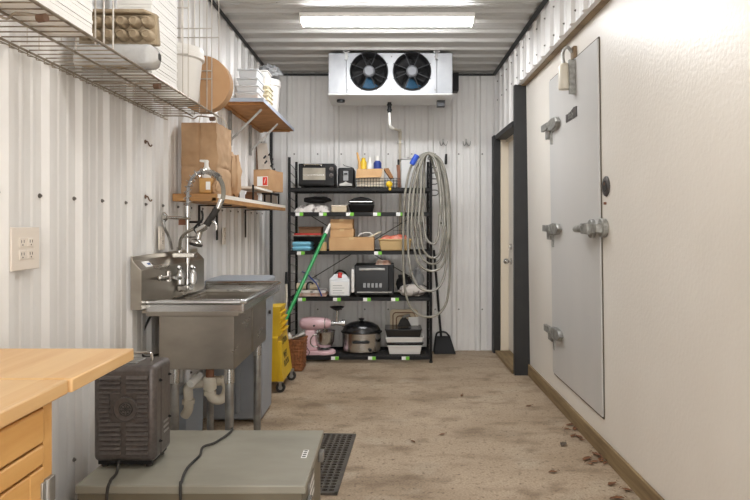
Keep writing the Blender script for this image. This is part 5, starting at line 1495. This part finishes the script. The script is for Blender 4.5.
obj('bowl_handle', MB().tube(smoothpath([(MX(318), MY - .075, z0 + .185), (MX(313.5), MY - .085, z0 + .17), (MX(311.5), MY - .085, z0 + .12), (MX(314), MY - .08, z0 + .08), (MX(318), MY - .07, z0 + .075)], 5), .006, 8), 'chrome', t)
gr_ = obj('grinder', MB().cyl((MX(331), MY, MZ(323.2)), (MX(343), MY, MZ(323.2)), .021, n=18).cyl((MX(342), MY, MZ(323.2)), (MX(345), MY, MZ(323.2)), .033, n=20).cyl((MX(337), MY, MZ(323.2)), (MX(337), MY, MZ(309.5)), .014, n=14), 'stainless_bright', t)
obj('hopper', MB().lathe([(.014, 0), (.035, .010), (.064, .030), (.068, .034), (.064, .036), (.030, .016), (.001, .012)], (MX(337), MY, MZ(310.5)), 24, sx=1.0, sy=.9), 'black_plastic', gr_)
t_cord = MB().tube(smoothpath([(MX(306), MY - .055, MZ(344)), (MX(309), MY - .09, MZ(347)), (MX(311), MY - .10, z0 + .03), (MX(309.5), MY - .108, z0 + .006)], 5), .003, 6)
obj('cord', t_cord, 'black_rubber', t)
# roaster
RYc = 5.72
t = thing('electric_roaster', 'oval silver roaster oven with a domed black lid on the bottom tier', 'roaster', (X(359.5, RYc), RYc, z0))
rcx = X(361, RYc - .1); zr = Z(333.5, RYc - .1)
hgt = zr - z0
obj('body', MB().lathe([(.162, .012), (.174, .02), (.179, hgt - .012), (.180, hgt), (.001, hgt)], (rcx, RYc, z0), 44, sx=1.0, sy=.72), 'stainless_bright', t)
obj('rim', MB().lathe([(.180, hgt - .006), (.188, hgt - .003), (.189, hgt + .006), (.182, hgt + .012), (.001, hgt + .012)], (rcx, RYc, z0), 44, sx=1.0, sy=.72), 'black_enamel', t)
ld = obj('lid', MB().lathe([(.174, hgt + .0125), (.170, hgt + .030), (.150, hgt + .058), (.105, hgt + .083), (.05, hgt + .096), (.001, hgt + .098)], (rcx, RYc, z0), 44, sx=1.0, sy=.72), 'black_enamel', t)
obj('lid_knob', MB().lathe([(.016, hgt + .094), (.014, hgt + .104), (.026, hgt + .112), (.026, hgt + .120), (.001, hgt + .126)], (rcx, RYc, z0), 20), 'black_plastic', ld)
obj('front_handle', MB().tube([(rcx - .07, RYc - .118, z0 + hgt * .60), (rcx - .07, RYc - .145, z0 + hgt * .60), (rcx + .07, RYc - .145, z0 + hgt * .60), (rcx + .07, RYc - .118, z0 + hgt * .60)], .010, 8), 'black_plastic', t)
obj('base', MB().lathe([(.15, 0), (.155, .004), (.150, .0125), (.001, .0125)], (rcx, RYc, z0), 36, sx=1.0, sy=.72), 'black_plastic', t)
obj('knob', MB().cyl((rcx + .085, RYc - .112, z0 + .04), (rcx + .085, RYc - .132, z0 + .04), .014, n=14), 'black_plastic', t)
# stack of pans
PY = 5.60
def pan_(name, label, pa, pb, za, zb, mt_, tap=.012):
    a, b = X(pa, PY), X(pb, PY)
    t = thing(name, label, 'pan', ((a + b) / 2, PY + .12, za), 'pans stacked on the bottom tier')
    obj('tray', MB().hexa([(a + tap, PY + tap, za), (b - tap, PY + tap, za), (b - tap, PY + .26 - tap, za), (a + tap, PY + .26 - tap, za)], [(a, PY, zb - .010), (b, PY, zb - .010), (b, PY + .26, zb - .010), (a, PY + .26, zb - .010)]), mt_, t, bev=.004)
    obj('rim', MB().box(a - .006, b + .006, PY - .006, PY + .266, zb - .010, zb - .001), mt_, t, bev=.003)
zz = [z0, Z(345.6, PY), Z(342.6, PY), Z(337.6, PY), Z(329.3, PY)]
pan_('storage_tub', 'deep white tub at the bottom of the pan stack on the bottom tier', 388, 421.5, zz[0], zz[1], 'white_plastic')
pan_('pan_or_dark_gap', 'thin black layer standing for the shaded gap low in the pan stack', 386.5, 423, zz[1], zz[2], 'black_enamel', .004)  # shade in the gap between the white pans, drawn as a solid black layer
pan_('sheet_pan', 'white pan third from the bottom of the pan stack', 386, 423, zz[2], zz[3], 'white_plastic', .006)
pan_('pan_or_dark_gap', 'deep black roasting pan on top of the pan stack', 385.5, 421.5, zz[3], zz[4], 'black_enamel')
# tray leaning at the back
t = thing('serving_tray', 'beige rounded square tray standing on edge behind the pan stack', 'tray', (X(404, 5.9), 5.90, z0))
def rr(x0, x1, z0_, z1_, r, n=6):
    o = []
    for cx_, cz_, a0 in ((x1 - r, z0_ + r, -90), (x1 - r, z1_ - r, 0), (x0 + r, z1_ - r, 90), (x0 + r, z0_ + r, 180)):
        for k in range(n + 1):
            a = math.radians(a0 + 90 * k / n); o.append((cx_ + r * math.cos(a), cz_ + r * math.sin(a)))
    return o
ta, tb, tzz = X(390, 5.9), X(418, 5.9), Z(309.5, 5.9)
obj('plate', MB().prism(rr(ta, tb, z0, tzz, .03), 'y', 5.895, 5.907), 'beige_tray', t)
for k, i in enumerate((.028, .06)):
    L_ = rr(ta + i, tb - i, z0 + .05, tzz - i, .03)
    obj('groove', MB().tube([(x, 5.893, z) for x, z in L_], .005, 6, closed=True), 'brown_box', t)
zt4 = zz[4] + .001
t = thing('whisk_brush', 'dark bristled brush head resting on the black roasting pan in front of the tray', 'brush', (X(404, 5.72), 5.72, zt4))
m_ = MB()
for k in range(9):
    x_ = X(398 + k * 1.6, 5.74)
    m_.tube([(X(404, 5.74), 5.76, zt4 + .088), ((X(404, 5.74) + x_) / 2, 5.75, zt4 + .06), (x_, 5.72, zt4 + .004)], [.004, .008, .007], 6)
obj('bristles', m_, 'black_rubber', t)
obj('ferrule', MB().tube([(X(403, 5.74), 5.76, zt4 + .08), (X(410, 5.74), 5.78, zt4 + .105)], [.014, .008], 10), 'galvanized', t)
solo('white_card', MB().box(X(408.5, 5.80), X(418.3, 5.80), 5.80, 5.806, zt4, Z(317, 5.80)), 'label_white', 'small white card standing behind the dark brush on the pan stack', 'card')

# ---------------- hose
loops = [(403.4, 450.0, 317.0), (408.0, 447.5, 291.0), (411.5, 449.0, 271.0), (415.0, 446.8, 264.0), (418.5, 444.5, 258.0), (421.5, 441.0, 244.0)]
order = [5, 0, 3, 1, 4, 2]
pts = []
for i, q in enumerate(order):
    L_, R_, B_ = loops[q]
    yo = RYF - .028 - .016 * i
    cxp = (L_ + R_) / 2 + 1.5
    top = 152.6 + .2 * i
    tt = 154.0 + .4 * i
    pts += [at(428.3, top, yo), at(R_ - 9 + .4 * i, tt + 7, yo - .002), at(R_ - 2.2, 186, yo - .004), at(R_, 222, yo - .005),
            at(R_ - 1, B_ - 30, yo - .006), at(R_ - (R_ - cxp) * .35, B_ - 7, yo - .008), at(cxp, B_, yo - .010), at(L_ + (cxp - L_) * .35, B_ - 8, yo - .011), at(L_ + .8, B_ - 34, yo - .012),
            at(L_, 222, yo - .013), at(L_ + 2.6, 188, yo - .014), at(L_ + 9.5 if L_ < 415 else L_ + 3, 163, yo - .015)]
pts += [at(428.3, 153.8, RYF - .135), at(436, 162, RYF - .14), at(440, 186, RYF - .14), at(441, 205, RYF - .14)]
hs = thing('garden_hose', 'long translucent grey hose coiled in hanging loops over the right post of the shelving', 'hose', (X(427, RYF), RYF - .08, Z(318, RYF)))
obj('tube', MB().tube(smoothpath(pts, 7), .0108, 10), 'hose_vinyl', hs)
bp1, bp2 = at(417.0, 155.0, RYF - .09), at(411.8, 164.5, RYF - .09)
obj('tape', MB().tube([bp1, (bp1 + bp2) / 2, bp2], [.022, .026, .024], 14), 'blue_tape', hs)

# ---------------- dustpan, handles, basket
t = thing('lobby_dustpan', 'black long handled dustpan leaning on the back wall right of the shelving', 'dustpan', (X(445, 5.98), 5.98, 0))
dx0, dx1 = X(433.5, 5.95), X(455.5, 5.95)
pan = MB().hexa([(dx0, 5.90, .0), (dx1, 5.90, .0), (dx1, 6.04, .0), (dx0, 6.04, .0)], [(dx0 + .02, 6.0, .150), (dx1 - .045, 6.0, .150), (dx1 - .045, 6.04, .150), (dx0 + .02, 6.04, .150)])
obj('pan', pan, 'black_plastic', t, bev=.008)
hx_ = X(441, 6.0)
obj('hood', MB().tube(smoothpath([(dx0 + .025, 6.0, .145), (hx_ - .035, 6.0, .185), (hx_ + .01, 6.0, .195), (hx_ + .05, 6.0, .185), (dx1 - .05, 6.0, .145)], 5), .009, 8), 'black_plastic', t)
obj('handle', MB().tube([(hx_, 6.0, .15), (X(434, 6.03), 6.035, Z(250, 6.03))], .0115, 12), 'black_plastic', t)

# mop bucket
t = thing('mop_bucket', 'yellow wheeled mop bucket with a louvred side press wringer beyond the grey bin', 'mop bucket', (-.92, 4.74, 0))
kx0, kx1, ky0, ky1 = -1.10, -.765, 4.52, 4.97
def bk(mb, zA_, zB_, tA, tB):
    return mb.hexa([(kx0 + tA, ky0 + tA, zA_), (kx1 - tA, ky0 + tA, zA_), (kx1 - tA, ky1 - tA, zA_), (kx0 + tA, ky1 - tA, zA_)],
                   [(kx0 + tB, ky0 + tB, zB_), (kx1 - tB, ky0 + tB, zB_), (kx1 - tB, ky1 - tB, zB_), (kx0 + tB, ky1 - tB, zB_)])
m_ = MB()
lo_b = [(kx0 + .02, ky0 + .02, .085), (kx1 - .01, ky0 + .02, .085), (kx1 - .01, ky1 - .02, .085), (kx0 + .02, ky1 - .02, .085)]
hi_b = [(kx0, ky0, .40), (kx1 - .055, ky0, .40), (kx1 - .055, ky1, .40), (kx0, ky1, .40)]
hi_i = [(kx0 + .008, ky0 + .008, .40), (kx1 - .063, ky0 + .008, .40), (kx1 - .063, ky1 - .008, .40), (kx0 + .008, ky1 - .008, .40)]
lo_i = [(kx0 + .028, ky0 + .028, .095), (kx1 - .018, ky0 + .028, .095), (kx1 - .018, ky1 - .028, .095), (kx0 + .028, ky1 - .028, .095)]
m_.add(lo_b + hi_b + hi_i + lo_i, [(0,3,2,1)] + [(a + k, a + (k+1) % 4, a + 4 + (k+1) % 4, a + 4 + k) for a in (0, 4, 8) for k in range(4)] + [(12,13,14,15)])
obj('body', m_, 'yellow_plastic', t, smooth=20)
obj('rim', MB().tube([(kx0, ky0, .405), (kx1 - .055, ky0, .405), (kx1 - .055, ky1, .405), (kx0, ky1, .405)], .012, 8, closed=True), 'yellow_plastic', t)
fc_ = MB()
obj('corner_rib', MB().box(kx1 - .05, kx1 - .02, ky0 + .012, ky0 + .05, .10, .38), 'yellow_plastic', t, bev=.006)
# warning lettering on the sloping long side
slope = Vector((-.045, 0, .315)).normalized()
nrm_ = Vector((.315, 0, .045)).normalized()
pc_ = Vector((kx1 - .0255, 4.745, .19))
for k, (tx, up, sz_) in enumerate((('CAUTION', .155, .062), ('WET', .055, .07), ('FLOOR', -.005, .062))):
    text_mesh('lettering', tx, sz_, frame_M(pc_ + slope * up + nrm_ * .005, (0, 1, 0), slope), 'ink', t)
wr_ = MB()
for k in range(5):
    zA_ = .415 + k * .042
    wr_.hexa([(-1.02, 4.53, zA_), (-.80, 4.53, zA_), (-.80, 4.75, zA_), (-1.02, 4.75, zA_)],
             [(-1.02, 4.53, zA_ + .034), (-.765 - .006 * k, 4.53, zA_ + .046), (-.765 - .006 * k, 4.75, zA_ + .046), (-1.02, 4.75, zA_ + .034)])
wr_.box(-1.02, -.835, 4.535, 4.745, .41, .62)
obj('wringer', wr_, 'yellow_plastic', t, smooth=20)
obj('wringer_lever', MB().tube([(-1.0, 4.60, .60), (-1.02, 4.52, .80), (-1.02, 4.50, .84)], .012, 8), 'black_plastic', t)
for (cx_, cy_) in ((-1.05, 4.57), (-.80, 4.57), (-1.05, 4.92), (-.775, 4.92)):
    ca = obj('caster', MB().cyl((cx_, cy_ - .012, .036), (cx_, cy_ + .012, .036), .035, n=20), 'black_rubber', t)
    obj('caster_hub', MB().cyl((cx_, cy_ - .014, .036), (cx_, cy_ + .014, .036), .016, n=14), 'grey_plastic', ca)
    obj('caster_fork', MB().box(cx_ - .010, cx_ + .010, cy_ - .018, cy_ - .0145, .03, .09).box(cx_ - .010, cx_ + .010, cy_ + .0145, cy_ + .018, .03, .09).cyl((cx_, cy_, .072), (cx_, cy_, .09), .02), 'galvanized', ca)
# mop
pT, pB = at(330, 224, 5.51), at(278, 336, 4.83)
t = thing('mop', 'green handled mop standing in the yellow bucket and leaning on the shelving', 'mop', (pB.x, pB.y, pB.z - .05))
d_ = (pT - pB)
obj('handle', MB().cyl(pB - d_ * .04, pB + d_ * .90, .0155, n=14), 'green_pole', t)
obj('tip', MB().cyl(pB + d_ * .90, pB + d_ * .985, .0165, .0125, n=14).cyl(pB + d_ * .985, pT, .007, n=10), 'white_plastic', t)
# thin grabber pole
t = thing('broom_pole', 'thin pale pole with a black grip leaning beside the left end of the shelving', 'pole', (X(284.5, 5.42), 5.42, 0))
a_, b_ = at(286.3, 272, 5.46), at(284.0, 322, 5.40)
e_ = Vector((a_.x - .03, 5.36, .004))
obj('shaft', MB().tube(smoothpath([at(286.2, 283, 5.455), at(286.6, 300, 5.44), at(284.5, 314, 5.42), at(282, 324, 5.40), at(281.5, 345, 5.37), at(281.5, 366, 5.33), (X(281.5, 5.31), 5.31, .008)], 5), .0085, 10), 'pvc', t)
obj('grip', MB().tube([at(286.2, 284, 5.455), at(286.4, 272, 5.46)], [.013, .010], 10), 'black_plastic', t)
# wicker basket
t = thing('wicker_basket', 'tall brown wicker basket on the floor between the mop bucket and the pink mixer', 'basket', (-.80, 5.28, 0))
def wk(mb, x0, x1, y0_, y1_, zA_, zB_, tA): return mb.hexa([(x0 + tA, y0_ + tA, zA_), (x1 - tA, y0_ + tA, zA_), (x1 - tA, y1_ - tA, zA_), (x0 + tA, y1_ - tA, zA_)], [(x0, y0_, zB_), (x1, y0_, zB_), (x1, y1_, zB_), (x0, y1_, zB_)])
wkx0, wkx1, wky0, wky1 = -.90, X(304, 5.20), 5.19, 5.40
b = MB(); wk(b, wkx0, wkx1, wky0, wky1, .0, .255, .014)
obj('body', b, 'wicker', t, bev=.012)
nw = MB()
for k in range(9):
    z_ = .02 + k * .026; f = 1 - (z_ / .255); tA = .014 * f
    nw.tube([(wkx0 + tA, wky0 + tA - .001, z_), (wkx1 - tA + .001, wky0 + tA - .001, z_), (wkx1 - tA + .001, wky1 - tA, z_), (wkx0 + tA, wky1 - tA, z_)], .0065, 6, closed=True)
obj('weave', nw, 'wicker', t)
obj('rim', MB().tube([(wkx0, wky0, .257), (wkx1, wky0, .257), (wkx1, wky1, .257), (wkx0, wky1, .257)], .010, 8, closed=True), 'wicker', t)
solo('metal_scoop', MB().tube([(X(292, 5.25), 5.24, .272), (X(297, 5.25), 5.25, .284), (X(303.5, 5.25), 5.28, .309)], [.012, .020, .030], 10), 'galvanized', 'grey metal scoop lying across the top of the wicker basket', 'scoop')
solo('white_bottle', MB().lathe([(.016, 0), (.020, .006), (.020, .03), (.010, .04), (.010, .052), (.001, .053)], (X(289, 5.22), 5.235, .268), 14), 'white_plastic', 'small white bottle standing on the rim end of the wicker basket', 'bottle')

# ---------------- dry leaves
def leaf(px, py, s, rot, label, m='leaf', group=None):
    Yl = F * (EYE - .004) / (py - VPY)
    c = Vector((X(px, Yl), Yl, .0015))
    sd = px * 1.7 + py
    def f(u, v):
        w = .5 * math.sin(math.pi * min(1, max(0, u))) ** .8 * (.85 + .3 * mnoise.noise(Vector((u * 6, sd, 0))))
        x = (u - .5) * 2 * s; y = (v - .5) * 2 * w * s
        z = .0015 + .35 * abs(v - .5) * w * s * 2 + .25 * s * max(0, u - .6) + .06 * s * (1 + mnoise.noise(Vector((u * 7, v * 7, sd))))
        return (x, y, z)
    mb = MB().grid(f, 12, 6)
    mb.tube([(s * .95, 0, .012 + .1 * s), (s * 1.35, .003, .006)], .0012, 5)
    mb.xf(Matrix.Translation(c) @ Matrix.Rotation(rot, 4, 'Z'))
    solo('dry_leaf', mb, m, label, 'leaf', group, smooth=60)
G = 'dry leaves on the concrete along the baseboard'
C = 'dry curled brown leaf in the clusters on the concrete along the wood baseboard'
for (px, py, s, r_) in ((570, 425, .030, .3), (575, 429, .034, 1.2), (579, 437, .030, 2.0), (573, 436, .026, .8), (567, 429, .022, 2.6), (582, 440, .02, .1),
                       (587, 459, .036, .6), (597, 455, .036, 2.1), (601, 460, .034, 1.1), (594, 462, .028, .1), (590, 464, .02, 2.8), (605, 463, .022, .9)):
    leaf(px, py, s, r_, C, 'leaf', G)
leaf(563.5, 444.5, .036, 1.0, 'dark grey clump of leaf lying apart, left of the leaf clusters', 'leaf_grey')
leaf(553, 472, .026, .1, 'flat brown leaf lying alone farthest from the baseboard in the foreground')
leaf(612, 484, .030, .5, 'tan leaf lying alone in the foreground, left of the baseboard')
leaf(627, 490, .026, 2.6, 'small brown leaf nearest the baseboard at the bottom edge of the photo')
leaf(617, 498.5, .034, .0, 'brown leaf cut by the bottom edge of the photo')
leaf(442.5, 434.5, .022, .4, 'tiny brown leaf alone in the middle of the concrete floor')
leaf(462, 395.6, .026, 1.3, 'small brown leaf farthest back in the middle of the concrete floor')
leaf(413, 441.5, .020, 2.2, 'tiny pale leaf alone left of the middle of the concrete floor')
leaf(529, 406, .024, .2, 'thin brown leaf far back near the dark door post')
